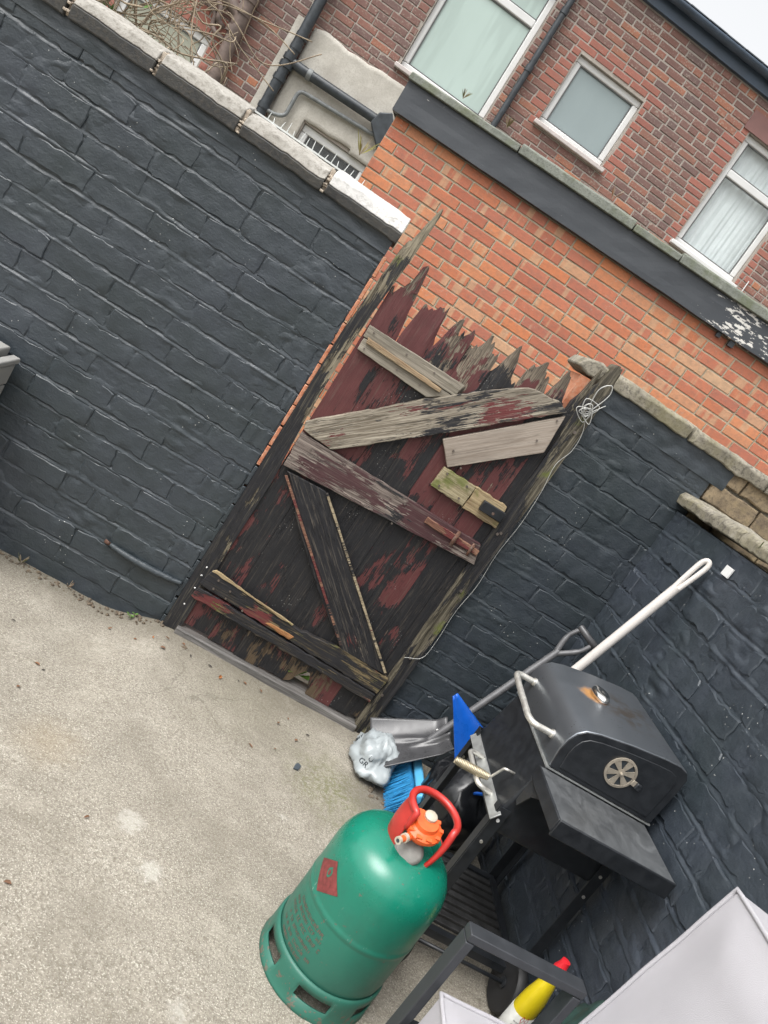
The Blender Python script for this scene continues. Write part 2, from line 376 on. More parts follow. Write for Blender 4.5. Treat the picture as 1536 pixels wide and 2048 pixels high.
# ------------------------------------------------------------------ bricks
def brick_mesh(name, w_, h, d, seed, wob=.0025, rnd=.006, nx=5, nz=2, face=.0015, edge=.005, chip=.0):
    """front face in the XZ plane looking to -y, centred on the origin, going back d: flat face, narrow worn arris"""
    rr = random.Random(seed); vs = []; ph = rr.random()*50
    us = [0, edge/w_]+[edge/w_+(1-2*edge/w_)*k/nx for k in range(1, nx)]+[1-edge/w_, 1]
    ts = [0, edge/h]+[edge/h+(1-2*edge/h)*k/nz for k in range(1, nz)]+[1-edge/h, 1]
    X, Z = len(us)-1, len(ts)-1
    for j, t in enumerate(ts):
        for i, u in enumerate(us):
            x = (u-.5)*w_+wob*N3(ph+u*5, t*3, 1); z = (t-.5)*h+wob*N3(ph+u*6, t*2, 7)
            y = face*N3(ph+u*4, t*2.5, 3)
            if i in (0, X) or j in (0, Z):
                y += rnd*(.5+.9*rr.random())*(.8 if j not in (0, Z) else 1)
            elif chip and (i in (1, X-1) or j in (1, Z-1)) and rr.random() < chip: y += rr.random()*rnd*1.3
            vs.append((x, y, z))
    idx = lambda i, j: j*(X+1)+i
    fs = [(idx(i, j), idx(i+1, j), idx(i+1, j+1), idx(i, j+1)) for j in range(Z) for i in range(X)]
    ring = [idx(i, 0) for i in range(X+1)]+[idx(X, j) for j in range(1, Z+1)]+[idx(i, Z) for i in range(X-1, -1, -1)]+[idx(0, j) for j in range(Z-1, 0, -1)]
    n = len(vs); vs += [(vs[k][0], d, vs[k][2]) for k in ring]; L = len(ring)
    fs += [(ring[k], n+k, n+(k+1) % L, ring[(k+1) % L]) for k in range(L)]
    me = bpy.data.meshes.new(name); me.from_pydata(vs, [], fs); me.update()
    for p in me.polygons: p.use_smooth = True
    me.set_sharp_from_angle(angle=R(24))
    return me
class BrickSet:
    def __init__(s, name, mat, widths, h, d, nvar=6, **kw):
        s.m = {}
        for w_ in widths:
            s.m[w_] = []
            for k in range(nvar):
                me = brick_mesh(f'{name}_{k}', w_, h, d, (sum(map(ord, name))*31+round(w_*1000)*7+k*101) % 9999, **kw); me.materials.append(mat); s.m[w_].append(me)
        s.w = sorted(widths)
    def pick(s, w_):
        k = min(s.w, key=lambda q: abs(q-w_)); return random.choice(s.m[k]), w_/k
def layout(x0, x1, z0, z1, pitch, L, joint, header=.11, p_head=.12, jit=0., seed=1, cuts=None):
    """rows of (x, z, width, row); cuts(z) gives the x-intervals to leave open in a row"""
    rr = random.Random(seed); out_ = []; k = 0; z = z0
    while z+pitch*.6 <= z1+1e-6:
        x = x0-(0 if k % 2 == 0 else L*.5)-rr.random()*jit
        cc = cuts(z+pitch/2) if cuts else []
        while x < x1:
            w_ = L*(1+rr.uniform(-.04, .04)*(1 if jit else 0))
            if rr.random() < p_head: w_ = header+joint
            pcs = [(max(x, x0), min(x+w_, x1))]
            for (p, q) in cc:
                pcs = [r_ for (a, c) in pcs for r_ in ((a, min(c, p)), (max(a, q), c)) if r_[1]-r_[0] > .001]
            for (a, c) in pcs:
                if c-a > .03: out_.append(((a+c)/2, z+pitch/2, c-a-joint, k))
            x += w_
        z += pitch; k += 1
    return out_
def place_brick(me, sx, parent, M, x, y, z, rot=.0, tilt=.012):
    o = bpy.data.objects.new('brick', me); COL.objects.link(o); o.parent = parent
    o.matrix_basis = M @ Matrix.Translation((x, y, z)) @ Matrix.Rotation(rot, 4, 'Y') @ Matrix.Rotation(random.gauss(0, .010), 4, 'Z') @ Matrix.Rotation(random.gauss(tilt*.6, tilt), 4, 'X') @ Matrix.Diagonal((sx, 1, 1, 1))
    return o
I4 = Matrix.Identity(4)

def painted_wall(parent, M, x0, x1, z0, z1, bs, mat, seed, depth=.23, smear=1.0, holes=(), pitch=.09, L=.24, zfloor=-.15, p_head=.16, bump_amp=1., yfn=None):
    """black painted brick face: separate bricks over a lumpy painted mortar bed. local x along the wall, front face at y=0"""
    def meander(x, row): return .011*N3(x*1.6, row*.9, seed+5)+.003*N3(x*7, row*1.9, seed+6)
    nx = int((x1-x0)/.011); nz = int((z1-zfloor)/.0042)
    b = MB()
    def bed(u, t):
        x = x0+u*(x1-x0); z = zfloor+t*(z1-zfloor)
        n_ = N3(x*4.2, z*8, seed)+.5*N3(x*17, z*30, seed+1)
        row = round((z-z0)/pitch); ph = (z-meander(x, row)-z0)/pitch; s_ = ph-round(ph); js = s_*pitch/.0065
        A = max(0, min(1.5, .75+1.5*N3(x*3.1, row*1.7, seed+11)+.7*N3(x*11, row*2.3, seed+12)))
        if abs(js) < 1.3: y = .0012+A*(.0022+.0036*max(-1, min(1, js)))     # bed joint slopes out at its foot, undercut at its head
        else: y = .0034
        y += -.0060*smear*smooth01((n_-.05)*1.5)+.0022*N3(x*26, z*44, seed+2)+.0010*N3(x*80, z*110, seed+3)
        if z < z0: y = .004+.004*N3(x*12, z*12, seed)
        return (x, y, z)
    b.grid(nx, nz, bed)
    n0 = len(b.v)
    b.v = [M @ v for v in b.v]
    Mw = parent.matrix_basis
    b.v = [Mw @ v for v in b.v]
    b.build('mortar_bed', mat, parent, smooth=True, origin=(0, 0, 0))
    c = MB().box2(x0, x1, .02, depth, zfloor, z1); c.v = [Mw @ (M @ v) for v in c.v]; c.build('wall_core', mat, parent)
    for (x, z, w_, k) in layout(x0, x1, z0, z1, pitch, L, .0065, p_head=p_head, jit=.05, seed=seed):
        me, sx = bs.pick(w_)
        dz = .5*(meander(x, k)+meander(x, k+1)); dy = .0042*N3(x*9, k*2.1, seed+9)+.0012*random.uniform(-1, 1)
        place_brick(me, sx, parent, M, x, dy*bump_amp, z+dz, random.gauss(0, .012), tilt=.016)

BS_PAINT = BrickSet('painted_brick', M_BLACK, (.23, .17, .11, .06), .0790, .03, 16, wob=.0110, rnd=.0030, nx=10, nz=3, face=.0030, edge=.0035, chip=.14)
BS_SIDE = BrickSet('side_painted_brick', M_BLACK_SIDE, (.23, .17, .11, .06), .0785, .03, 16, wob=.0130, rnd=.0040, nx=10, nz=3, face=.0045, edge=.0045, chip=.22)

def coping(parent, x0, x1, ztop, zmid, zlow, mat_top, mat_low, yov=.035, depth=.27, seed=0, name='coping_stone', M=I4, jag=.006, slope=.05):
    """one coping stone: pale upper face leaning back, darker lower edge"""
    n = max(6, int((x1-x0)/.02)); Mw = parent.matrix_basis @ M
    def ring(prof, mat, nm, par):
        b = MB(); vs = []; m_ = len(prof)
        for i in range(n+1):
            x = x0+(x1-x0)*i/n
            for j, (y, z) in enumerate(prof):
                vs.append(Mw @ Vector((x+(jag*.6*N3(j*3, z*9, seed) if i in (0, n) else 0), y+jag*.6*(N3(x*14, j*2.3, seed)+.8*N3(x*60, j*5, seed)), z+jag*(N3(x*11, j*3.1+4, seed+2)+.7*N3(x*55, j*4, seed+3)))))
        fs = [(i*m_+j, (i+1)*m_+j, (i+1)*m_+(j+1) % m_, i*m_+(j+1) % m_) for i in range(n) for j in range(m_)]
        fs += [tuple(range(m_)), tuple(n*m_+j for j in range(m_-1, -1, -1))]
        b.add(vs, fs); return b.build(nm, mat, par, bevel=.004, seg=2)
    if mat_top is mat_low: return ring([(-yov+.006, zlow), (-yov, zmid), (-yov+slope, ztop), (depth*.45, ztop+.012), (depth+.02, ztop), (depth+.02, zlow)], mat_top, name, parent)
    o = ring([(-yov+.004, zmid+.001), (-yov+slope*.35, zmid+(ztop-zmid)*.7), (-yov+slope, ztop), (depth*.45, ztop+.02), (depth+.02, ztop), (depth+.02, zmid+.001)], mat_top, name, parent)
    ring([(-yov, zmid-.001), (depth+.018, zmid-.001), (depth+.018, zlow), (-yov+.012, zlow)], mat_low, 'lower_edge', o)
    return o

# -------- back wall, left of the gate
def wall_left():
    e = empty('yard_wall', (-1.0, 0, -.1))
    tag(e, 'black painted brick wall with pale coping left of the rotten gate', 'wall')
    M = Matrix.Translation((1.0, 0, .1))
    painted_wall(e, M, -2.3, -.05, -.09+.075+.0, 1.66, BS_PAINT, M_BLACK, 3, bump_amp=1.2)
    # painted levelling bed below the coping
    b = MB(); b.grid(190, 8, lambda u, t: (-2.3+u*2.25, -.004+.004*N3(u*30, t*3, 4)+.006*N3(u*9, t*2, 9), 1.645+t*.07))
    b.build('mortar_fillet', M_BLACK, e, smooth=True)
    xs = [-2.35, -1.98, -1.65, -1.31, -.995, -.68, -.345, -.03]
    for i, (a, c) in enumerate(zip(xs, xs[1:])):
        top = 1.788+.006*math.sin(i*2.1)
        mid = 1.742 if i < 5 else 1.732
        coping(e, a+.008, c-.008, top, mid, 1.698, M_COPE_W if i == 6 else M_COPE, M_COPE_DK, seed=i+1, M=M, jag=.005)
        if i: # crumbled joint
            j = MB()
            for k in range(14):
                x = a+random.uniform(-.009, .009); z = random.uniform(1.70, 1.785); s_ = random.uniform(.004, .009)
                j.box((x, -.020+random.uniform(-.006, .008)+(.03*smooth01((z-1.735)/.05)), z), (s_*1.6, s_*1.6, s_), Matrix.Identity(4))
            j.box((a, .10, 1.742), (.014, .22, .08))
            j.build('joint_mortar', stone_joint, e, bevel=.002)
    # raw unpainted brick ends against the gate post
    z = -.06
    while z < 1.60:
        b = MB().box2(-.0515, -.037, -.001+random.uniform(-.003, .004), .10, z, z+.084+random.uniform(-.006, .004))
        b.build('brick_end', M_RAWBRICK if (z > .70 and random.random() > .12) else M_BLACK, e, bevel=.003); z += .09
    # rusty iron hinge strap let into the wall
    pts = crom([(-.375, -.003, .174), (-.34, -.009, .171), (-.27, -.014, .168), (-.19, -.013, .168), (-.11, -.010, .172), (-.055, -.007, .178)], 6)
    b = MB().tube(pts, [.007+.008*math.sin(i/len(pts)*3.1)+.003*N3(i*.7, 0, 0) for i in range(len(pts))], 8)
    for v in b.v: v.z += .001*N3(v.x*90, v.y*90, v.z*90)
    b.build('iron_strap', M_BLACK, e, smooth=True)
    b = MB().tube([(-.388, -.014, .180), (-.368, -.008, .174)], .008, 8); b.build('strap_end', M_RUST, e, smooth=True)
M_STRAP = stone_mat('painted_iron', (.035, .037, .04), (.065, .06, .058), (.12, .06, .04), dirt_amt=.35, scale=18)
stone_joint = stone_mat('joint_mortar', (.36, .30, .24), (.50, .44, .36), (.25, .18, .13), scale=40)
wall_left()

# -------- back wall, right of the gate (runs on behind the side wall)
def wall_right():
    e = empty('yard_wall', (1.2, 0, -.1))
    tag(e, 'black painted brick wall right of the gate with thin weathered coping', 'wall')
    M = Matrix.Translation((-1.2, 0, .1))
    painted_wall(e, M, .915, 1.46, -.065, 1.64, BS_PAINT, M_BLACK, 12, smear=.8)
    # the unpainted stretch above the neighbour's side
    b = MB().box2(1.46, 3.4, .02, .23, -.15, 1.70); b.build('wall_core', M_COPE_OLD, e)
    rr = random.Random(5); bsr = BrickSet('old_brick', M_OLD, (.23, .17, .11), .079, .03, 5, wob=.008, rnd=.006, nx=6, nz=2, face=.004, chip=.2)
    for (x, z, w_, k) in layout(1.465, 2.5, 1.375, 1.70, .09, .24, .01, seed=8):
        me, sx = bsr.pick(w_); place_brick(me, sx, e, M, x, rr.uniform(-.003, .004), z)
    b = MB(); b.grid(50, 8, lambda u, t: (.915+u*.60, -.006+.006*N3(u*12, t*3, 2), 1.625+t*.09))
    b.build('mortar_fillet', M_BLACK, e, smooth=True)
    for i, (a, c) in enumerate([(.905, 1.26), (1.27, 1.64), (1.65, 2.05), (2.06, 2.5), (2.51, 3.0)]):
        coping(e, a, c, 1.765, 1.752, 1.708, M_COPE_OLD, M_COPE_OLD, yov=.03, seed=20+i, M=M, jag=.009, slope=.012)
    # stone end cap beside the post
    b = MB().prism([(.80, 1.70), (.90, 1.70), (.905, 1.755), (.86, 1.785), (.81, 1.765)], 'y', .0, .2)
M_OLD = stone_mat('old_unpainted_brick', (.13, .10, .07), (.34, .26, .16), (.05, .045, .04), moss=(.24, .19, .09), dirt_amt=.6, scale=14)
wall_right()

# -------- side wall on the right
def side_wall():
    e = empty('side_wall', (1.42, 0, -.1))
    tag(e, 'rough black painted brick side wall with thin coping beside the barbecue', 'wall')
    # local x runs along -y (towards the camera), front face looks to -x
    M = Matrix.Translation((0, 0, .1)) @ Matrix.Rotation(R(-90), 4, 'Z')
    painted_wall(e, M, 0, 3.2, -.065, 1.47, BS_SIDE, M_BLACK_SIDE, 21, smear=1.5, bump_amp=1.5)
    for i, (a, c) in enumerate([(-.02, .5), (.51, 1.05), (1.06, 1.6), (1.61, 2.2), (2.21, 2.8)]):
        coping(e, a, c, 1.545, 1.527, 1.495, M_COPE_OLD, M_COPE_OLD, yov=.03, depth=.24, seed=40+i, M=M, jag=.008, slope=.012)
    b = MB().box2(1.412, 1.419, -.56, -.515, 1.385, 1.42); b.build('white_tile', M_UPVC, e, bevel=.001)
side_wall()

# ------------------------------------------------------------------ alley wall (orange brick, dark band, coping)
def alley_wall():
    e = empty('alley_wall', (-.48, 2.8, 0), R(-8.3))
    tag(e, 'orange brick wall with dark painted band and grey coping across the alley', 'wall')
    Mw = e.matrix_basis
    W = 5.2; ztop = 2.575
    def B(): return MB()
    def bw(b, *a, **k):
        b.v = [Mw @ v for v in b.v]; return b.build(*a, **k)
    b = B(); b.box2(.004, W, .006, .24, -.1, ztop+.2); bw(b, 'wall_core', M_MORTAR_O, e)
    bs = BrickSet('orange_brick', M_ORANGE, (.215, .16, .1025, .05), .0635, .03, 6, wob=.0018, rnd=.0025, nx=3, nz=1, face=.0006, edge=.003)
    rows = layout(0, W, ztop-.075*34, ztop, .075, .225, .0115, header=.1025, p_head=.02, seed=4)
    parts = [q for q in rows if q[1] > 1.45 and q[0] < 4.1]; parts.sort(key=lambda q: -q[1])
    mass = [q for q in rows if q not in parts[:300]]
    for (x, z, w_, k) in parts[:300]:
        me, sx = bs.pick(w_); place_brick(me, sx, e, I4, x, random.uniform(-.0015, .0015), z)
    b = MB()
    for (x, z, w_, k) in mass: b.box2(x-w_/2, x+w_/2, 0, .02, z-.0318, z+.0318)
    o = bw(b, 'brick_mass', M_ORANGE_I, e); o['kind'] = 'stuff'
    # dark painted concrete band
    b = B(); b.grid(90, 6, lambda u, t: (-.03+u*W, -.055+.003*N3(u*30, t*3, 1), 2.578+t*.205+.004*N3(u*20, 0, 2)))
    b.add([(-.03, -.055, 2.578), (W-.03, -.055, 2.578), (W-.03, .005, 2.578), (-.03, .005, 2.578)], [(0, 1, 2, 3)])
    b.add([(-.03, -.055, 2.578), (-.03, .2, 2.578), (-.03, .2, 2.783), (-.03, -.055, 2.783)], [(0, 1, 2, 3)])
    bw(b, 'painted_band', M_BAND, e)
    b = B(); b.box2(2.60, 2.63, -.030, -.001, 2.545, 2.577); b.box2(2.70, 2.74, -.035, -.001, 2.535, 2.577); bw(b, 'bracket', M_PIPE, e)
    # coping slabs, uneven
    xs = [-.04, .82, 1.73, 2.1, 3.0, 3.9, 4.8]
    for i, (a, c) in enumerate(zip(xs, xs[1:])):
        h = .055+.018*(i % 2); n = 14; prof = [(-.085, 2.784), (-.08, 2.784+h*.8), (-.05, 2.784+h), (.30, 2.784+h+.02), (.30, 2.784)]
        b = B(); vs = []
        for q in range(n+1):
            x = a+.004+(c-a-.008)*q/n
            for j, (y, z) in enumerate(prof): vs.append((x, y+.005*N3(x*9, j, i), z+(.006*N3(x*8, j*2, i+3) if j else 0)))
        m_ = len(prof)
        b.add(vs, [(q*m_+j, (q+1)*m_+j, (q+1)*m_+(j+1) % m_, q*m_+(j+1) % m_) for q in range(n) for j in range(m_)]+[tuple(range(m_)), tuple(n*m_+j for j in range(m_-1, -1, -1))])
        bw(b, 'coping_stone', M_ALLEYCOPE, e, bevel=.005)
def mk_band():
    M = Mat('band_dark_paint_peeling'); v = M.pos(); n1 = M.noise(v, 5, 4)
    c = M.mix(n1, (.033, .038, .046), (.056, .062, .070))
    k = M.n('ShaderNodeVectorMath'); k.operation = 'DISTANCE'; M.l(v, k.inputs[0]); k.inputs[1].default_value = (2.20, 2.41, 2.66)
    near = M.ramp(k.outputs['Value'], [(.08, .19), (.36, 0.)])
    p = M.noise(M.map(v, (1, 1, 3.4), (0, 0, 0), (0, R(12), 0)), 12, 6, .66); mk = M.step(M.math('ADD', p, near), .70, .715)
    c = M.mix(mk, c, (.62, .60, .56))
    return M.fin(c, .5, M.bump(M.noise(v, 60, 4), .15, .004))
M_BAND = mk_band()
alley_wall()

# ------------------------------------------------------------------ the house behind
def house():
    Y = 6.3
    e = empty('terraced_house', (0, Y, -.1)); tag(e, 'old brown brick terraced house back with white windows and black pipes', 'house')
    # openings: (x0,x1,z0,z1)
    opens = [(-.985, .065, 3.66, 5.15), (.575, 1.425, 4.03, 4.81), (2.6, 3.46, 3.88, 5.21), (-1.535, -.70, 1.75, 2.635), (-3.75, -2.775, 1.6, 2.775)]
    X0, X1, Z0, Z1 = -6.5, 7, -.15, 5.56
    xs = sorted({X0, X1, *[q for o in opens for q in o[:2]]}); zs = sorted({Z0, Z1, *[q for o in opens for q in o[2:]]})
    b = MB()
    for xa, xb in zip(xs, xs[1:]):
        for za, zb in zip(zs, zs[1:]):
            cx, cz = (xa+xb)/2, (za+zb)/2
            if any(o[0] < cx < o[1] and o[2] < cz < o[3] for o in opens): continue
            b.add([(xa, Y+.008, za), (xb, Y+.008, za), (xb, Y+.008, zb), (xa, Y+.008, zb)], [(0, 1, 2, 3)])
    for (xa, xb, za, zb) in opens:   # reveals
        y0, y1 = Y+.008, Y+.2
        b.add([(xa, y0, za), (xa, y1, za), (xa, y1, zb), (xa, y0, zb), (xb, y0, za), (xb, y1, za), (xb, y1, zb), (xb, y0, zb)],
              [(0, 1, 2, 3), (5, 4, 7, 6), (3, 2, 6, 7), (1, 0, 4, 5)])
    b.build('wall_bed', M_MORTAR_H, e)
    b = MB().box2(X0, X1, Y+.35, Y+6, Z0, Z1-.3); b.build('house_block', M_MORTAR_H, e)
    # bricks
    bs = BrickSet('house_brick', M_HOUSE, (.222, .16, .105, .06), .0655, .03, 8, wob=.006, rnd=.004, nx=4, nz=1, face=.001, edge=.005)
    bsr = BrickSet('red_brick', M_REDBRICK, (.222, .16, .105, .06), .066, .03, 5, wob=.003, rnd=.003, nx=3, nz=1, edge=.004)
    def cuts(z):
        c = [(o[0]-.004, o[1]+.010) for o in opens if o[2]-.035 < z < o[3]+.03]
        if z < 3.455: c.append((-1.90, -.60))
        if z < 3.44: c.append((-2.115, -2.0))
        return c
    REND = [(-1.9, 3.47), (-1.75, 3.495), (-1.5, 3.465), (-1.2, 3.49), (-.6, 3.52)]
    rows = layout(-6.4, 6.4, 1.6, 5.53, .079, .235, .0140, header=.105, p_head=.22, jit=.08, seed=14, cuts=cuts)
    seen = rows
    def red(x, z):
        # red dressings: jambs and heads of windows; the newer red infill at the left
        if -3.9 < x < -2.62 and z < 3.0: return True
        for (xa, xb, za, zb) in (opens[1], opens[2]):
            if xa-.16 < x < xb+.16 and za-.05 < z < zb+.17: return True
        return False
    vis = [q for q in seen if (q[1] > 3.05+(q[0]+.5)*.0 and -.7 < q[0] < 3.0) or (q[0] <= -.7 and q[1] > 2.45)]
    vis.sort(key=lambda q: (Vector((q[0], Y, q[1]))-CAM).length)
    top = vis[:300]; ids = set((q[0], q[1]) for q in top)
    for (x, z, w_, k) in top:
        me, sx = (bsr if red(x, z) else bs).pick(w_)
        place_brick(me, sx, e, Matrix.Translation((0, 0, .1)), x, random.uniform(-.002, .003), z+.003*N3(x*2, k, 2), random.gauss(0, .006))
    b = MB(); br = MB()
    for (x, z, w_, k) in seen:
        if (x, z) in ids: continue
        t = br if red(x, z) else b
        zz = z+.003*N3(x*2, k, 2); hw, hh = w_/2+random.uniform(-.004, .001), .033+random.uniform(-.003, .001); y0 = Y+random.uniform(-.002, .003); c_ = .005
        t.add([(x-hw+c_, y0, zz-hh+c_), (x+hw-c_, y0, zz-hh+c_), (x+hw-c_, y0, zz+hh-c_), (x-hw+c_, y0, zz+hh-c_),
               (x-hw, y0+c_, zz-hh), (x+hw, y0+c_, zz-hh), (x+hw, y0+c_, zz+hh), (x-hw, y0+c_, zz+hh),
               (x-hw, y0+.02, zz-hh), (x+hw, y0+.02, zz-hh), (x+hw, y0+.02, zz+hh), (x-hw, y0+.02, zz+hh)],
              [(0, 1, 2, 3), (0, 4, 5, 1), (1, 5, 6, 2), (2, 6, 7, 3), (3, 7, 4, 0), (4, 8, 9, 5), (5, 9, 10, 6), (6, 10, 11, 7), (7, 11, 8, 4)])
    o = b.build('brick_mass', M_HOUSE_I, e); o['kind'] = 'stuff'
    o = br.build('red_brick_mass', brick_mat('red_brick_mass', [(0, (.30, .115, .085)), (.5, (.35, .135, .10)), (1, (.26, .10, .08))], island=True), e); o['kind'] = 'stuff'
    # render patch
    b = MB()
    def rf(u, t):
        x = -1.91+u*1.32; zt = interp(REND, x)+.02*N3(x*6, 0, 1); z = 1.2+t*(zt-1.2)
        return (x, Y-.012+.003*N3(x*9, z*9, 2), z)
    def skip(i, j):
        u = (i+.5)/44; x = -1.91+u*1.32; z = 1.2+(j+.5)/50*(interp(REND, x)-1.2)
        return -1.545 < x < -.69 and 1.74 < z < 2.65
    b.grid(44, 50, rf, skip); b.build('render_patch', M_RENDER, e, smooth=True, solid=.02)
    b = MB(); b.grid(2, 40, lambda u, t: (-2.115+u*.105+.004*N3(t*20, u, 3), Y-.02, 1.2+t*2.27)); b.build('painted_strip', M_RENDER, e, solid=.02)
    # windows
    def window(xa, xb, za, zb, kind, transom=None, sill=True, fr=.07):
        wv = MB(); y = Y+.055
        par = empty_part('window', e, ((xa+xb)/2, Y+.06, za))
        def bar(x0, x1, z0, z1, yy=y, d=.05): wv.box2(x0, x1, yy, yy+d, z0, z1)
        bar(xa, xb, zb-fr, zb); bar(xa, xb, za, za+fr); bar(xa, xa+fr, za+fr+.001, zb-fr-.001); bar(xb-fr, xb, za+fr+.001, zb-fr-.001)
        if transom: bar(xa+fr+.001, xb-fr-.001, transom-fr*.6, transom+fr*.6, y-.002)
        wv.build('frame', M_UPVC, par, bevel=.012, seg=3)
        rects = [(xa+fr, xb-fr, za+fr, (transom-fr*.6) if transom else zb-fr)]
        if transom: rects.append((xa+fr, xb-fr, transom+fr*.6, zb-fr))
        for (x0, x1, z0, z1) in rects:
            g = MB().box2(x0+.001, x1-.001, y+.028, y+.034, z0+.001, z1-.001); g.build('pane', PANE[kind], par)
            bd = MB(); t_ = .012
            bd.box2(x0, x1, y+.012, y+.027, z0, z0+t_); bd.box2(x0, x1, y+.012, y+.027, z1-t_, z1); bd.box2(x0, x0+t_, y+.012, y+.027, z0+t_, z1-t_); bd.box2(x1-t_, x1, y+.012, y+.027, z0+t_, z1-t_)
            bd.build('glazing_bead', M_BEAD, par)
        if kind in ('curtain', 'dark'):
            c = MB()
            c.grid(80, 2, lambda u, t: (xa+u*(xb-xa), y+.10+.016*N3(u*17, t*.5, xa)+.012*N3(u*41, t*.4, xa+3), za+t*(zb-za)))
            c.build('curtain', M_NET if kind == 'curtain' else M_DARKROOM, par, smooth=True)
        if sill:
            s_ = MB().box2(xa-.045, xb+.045, Y-.06, Y+.054, za-.048, za-.002); s_.build('sill', M_SILLP if kind != 'curtain' else M_UPVC, par, bevel=.008)
    def empty_part(name, par, loc):
        o = bpy.data.objects.new(name, None); COL.objects.link(o); o.parent = par; o.location = Vector(loc)-par.location; o.empty_display_size = .05; return o
    PANE = dict(frost=M_FROST, frost2=M_FROST2, curtain=M_GLASS, dark=M_GLASS, blind=M_BLIND)
    window(*opens[0], 'frost', 4.77)
    window(*opens[1], 'frost2')
    window(*opens[2], 'curtain', 4.79)
    window(*opens[3], 'dark', sill=False, fr=.085)
    window(*opens[4], 'blind', sill=False, fr=.075)
    b = MB().box2(2.5, 3.9, Y-.012, Y+.004, 5.215, 5.42); b.build('lintel', simple('red_lintel', (.20, .105, .095), .8, var=.15, scale=7), e)
    b = MB().box2(-1.02, .1, Y-.012, Y+.004, 5.155, 5.36); b.build('lintel', simple('red_lintel_b', (.20, .105, .095), .8, var=.15, scale=7), e)
    # pipes
    def pipe(name, pts, r, mat, seg=12, rad=.06): return MB().tube(fillet(pts, rad), r, seg).build(name, mat, e, smooth=True, flat_angle=40)
    p = pipe('downpipe', [(-1.985, Y-.09, 5.6), (-1.965, Y-.09, 2.0), (-1.965, Y-.09, 0)], .057, M_PIPE)
    for z, r in ((3.30, .066), (3.18, .064), (2.98, .075), (3.06, .072), (2.84, .068), (2.52, .066)):
        MB().tube([(-1.968, Y-.09, z-.028), (-1.968, Y-.09, z+.028)], r, 12).build('collar', M_PIPE, p, smooth=True, flat_angle=40)
    p = pipe('branch_pipe', [(-1.96, Y-.09, 3.04), (-1.80, Y-.09, 3.035), (-.86, Y-.11, 3.06)], .052, M_PIPE)
    MB().tube([(-1.74, Y-.09, 3.036), (-1.69, Y-.09, 3.037)], .060, 12).build('collar', M_PIPEGREY, p, smooth=True, flat_angle=40)
    pipe('waste_pipe', [(-1.965, Y-.10, 2.50), (-1.83, Y-.10, 2.51), (-1.735, Y-.07, 2.56), (-1.735, Y-.07, 2.86), (-.76, Y-.07, 2.93)], .022, M_PIPEGREY, 10, .07)
    b = MB(); b.prism([(-.93, 3.00), (-.72, 2.80), (-.60, 2.86), (-.66, 3.06), (-.78, 3.20), (-.90, 3.13)], 'y', Y-.17, Y-.04); b.build('rain_hopper', M_PIPE, e, bevel=.012)
    p = pipe('downpipe', [(.19, Y-.06, 5.55), (.19, Y-.06, 3.80), (.19, Y-.06, 0)], .036, M_PIPE)
    for z in (5.0, 4.36): MB().tube([(.19, Y-.06, z-.03), (.19, Y-.06, z+.03)], .044, 12).build('collar', M_PIPE, p, smooth=True, flat_angle=40)
    p = pipe('soil_pipe', [(-2.60, Y-.10, 4.2), (-2.56, Y-.10, 2.9), (-2.48, Y-.10, 1.6)], .075, M_PIPEBROWN)
    MB().tube(fillet([(-3.1, Y+.05, 3.34), (-3.08, Y-.12, 3.32), (-2.86, Y-.12, 3.22), (-2.60, Y-.10, 3.10), (-2.56, Y-.10, 2.9)], .05), .066, 12).build('pipe_branch', M_PIPEBROWN, p, smooth=True)
    for z in (2.95, 3.16, 3.3): MB().tube([(-2.575, Y-.10, z-.035), (-2.572, Y-.10, z+.035)], .09, 12).build('collar', M_PIPEBROWN, p, smooth=True, flat_angle=40)
    MB().tube(fillet([(-3.2, Y+.05, 3.115), (-3.18, Y-.07, 3.11), (-2.82, Y-.07, 3.0), (-2.80, Y-.07, 2.88), (-2.74, Y-.09, 2.84), (-2.6, Y-.09, 2.82)], .04), .028, 10).build('pipe_branch', M_PIPEBROWN, p, smooth=True)
    MB().tube(fillet([(-3.25, Y+.05, 3.225), (-3.23, Y-.14, 3.22), (-2.78, Y-.14, 3.07), (-2.76, Y-.14, 2.95), (-2.68, Y-.10, 2.92)], .04), .028, 10).build('pipe_branch', M_PIPEBROWN, p, smooth=True)
    b = MB().tube([(3.62, Y-.012, 3.2), (3.60, Y-.012, 4.0)], .007, 6); b.build('cable', M_UPVC, e)
    # eaves: fascia, gutter, roof
    b = MB().box2(X0, X1, Y-.05, Y+.02, 5.56, 5.70); b.build('fascia', M_GUTTER, e)
    prof = [(Y-.06-.055*math.cos(a), 5.72-.055*math.sin(a)) for a in [R(180*k/8) for k in range(9)]]
    b = MB(); vs = []
    for x in (X0, X1):
        for (y, z) in prof: vs.append((x, y-.05, z))
    b.add(vs, [(k, k+1, 9+k+1, 9+k) for k in range(8)]); b.build('gutter', M_GUTTER, e, smooth=True, solid=.006)
    b = MB(); rise = math.tan(R(21))
    b.add([(X0, Y-.11, 5.735), (X1, Y-.11, 5.735), (X1, Y+4.5, 5.735+4.6*rise), (X0, Y+4.5, 5.735+4.6*rise)], [(0, 1, 2, 3)]); roof = b.build('roof', M_SLATE, e, solid=.02)
    x = -1.0; k = 0
    me = None
    while x < 4.6:   # the first row of slates shows as a stepped edge
        s_ = MB().box2(x+.004, x+.246, Y-.135+random.uniform(-.012, .012), Y+.15, 5.752, 5.762)
        s_.v = [Vector((v.x, v.y, v.z+(v.y-(Y-.11))*rise+random.uniform(0, .003))) for v in s_.v]; s_.build('slate', M_SLATE, roof); x += .25
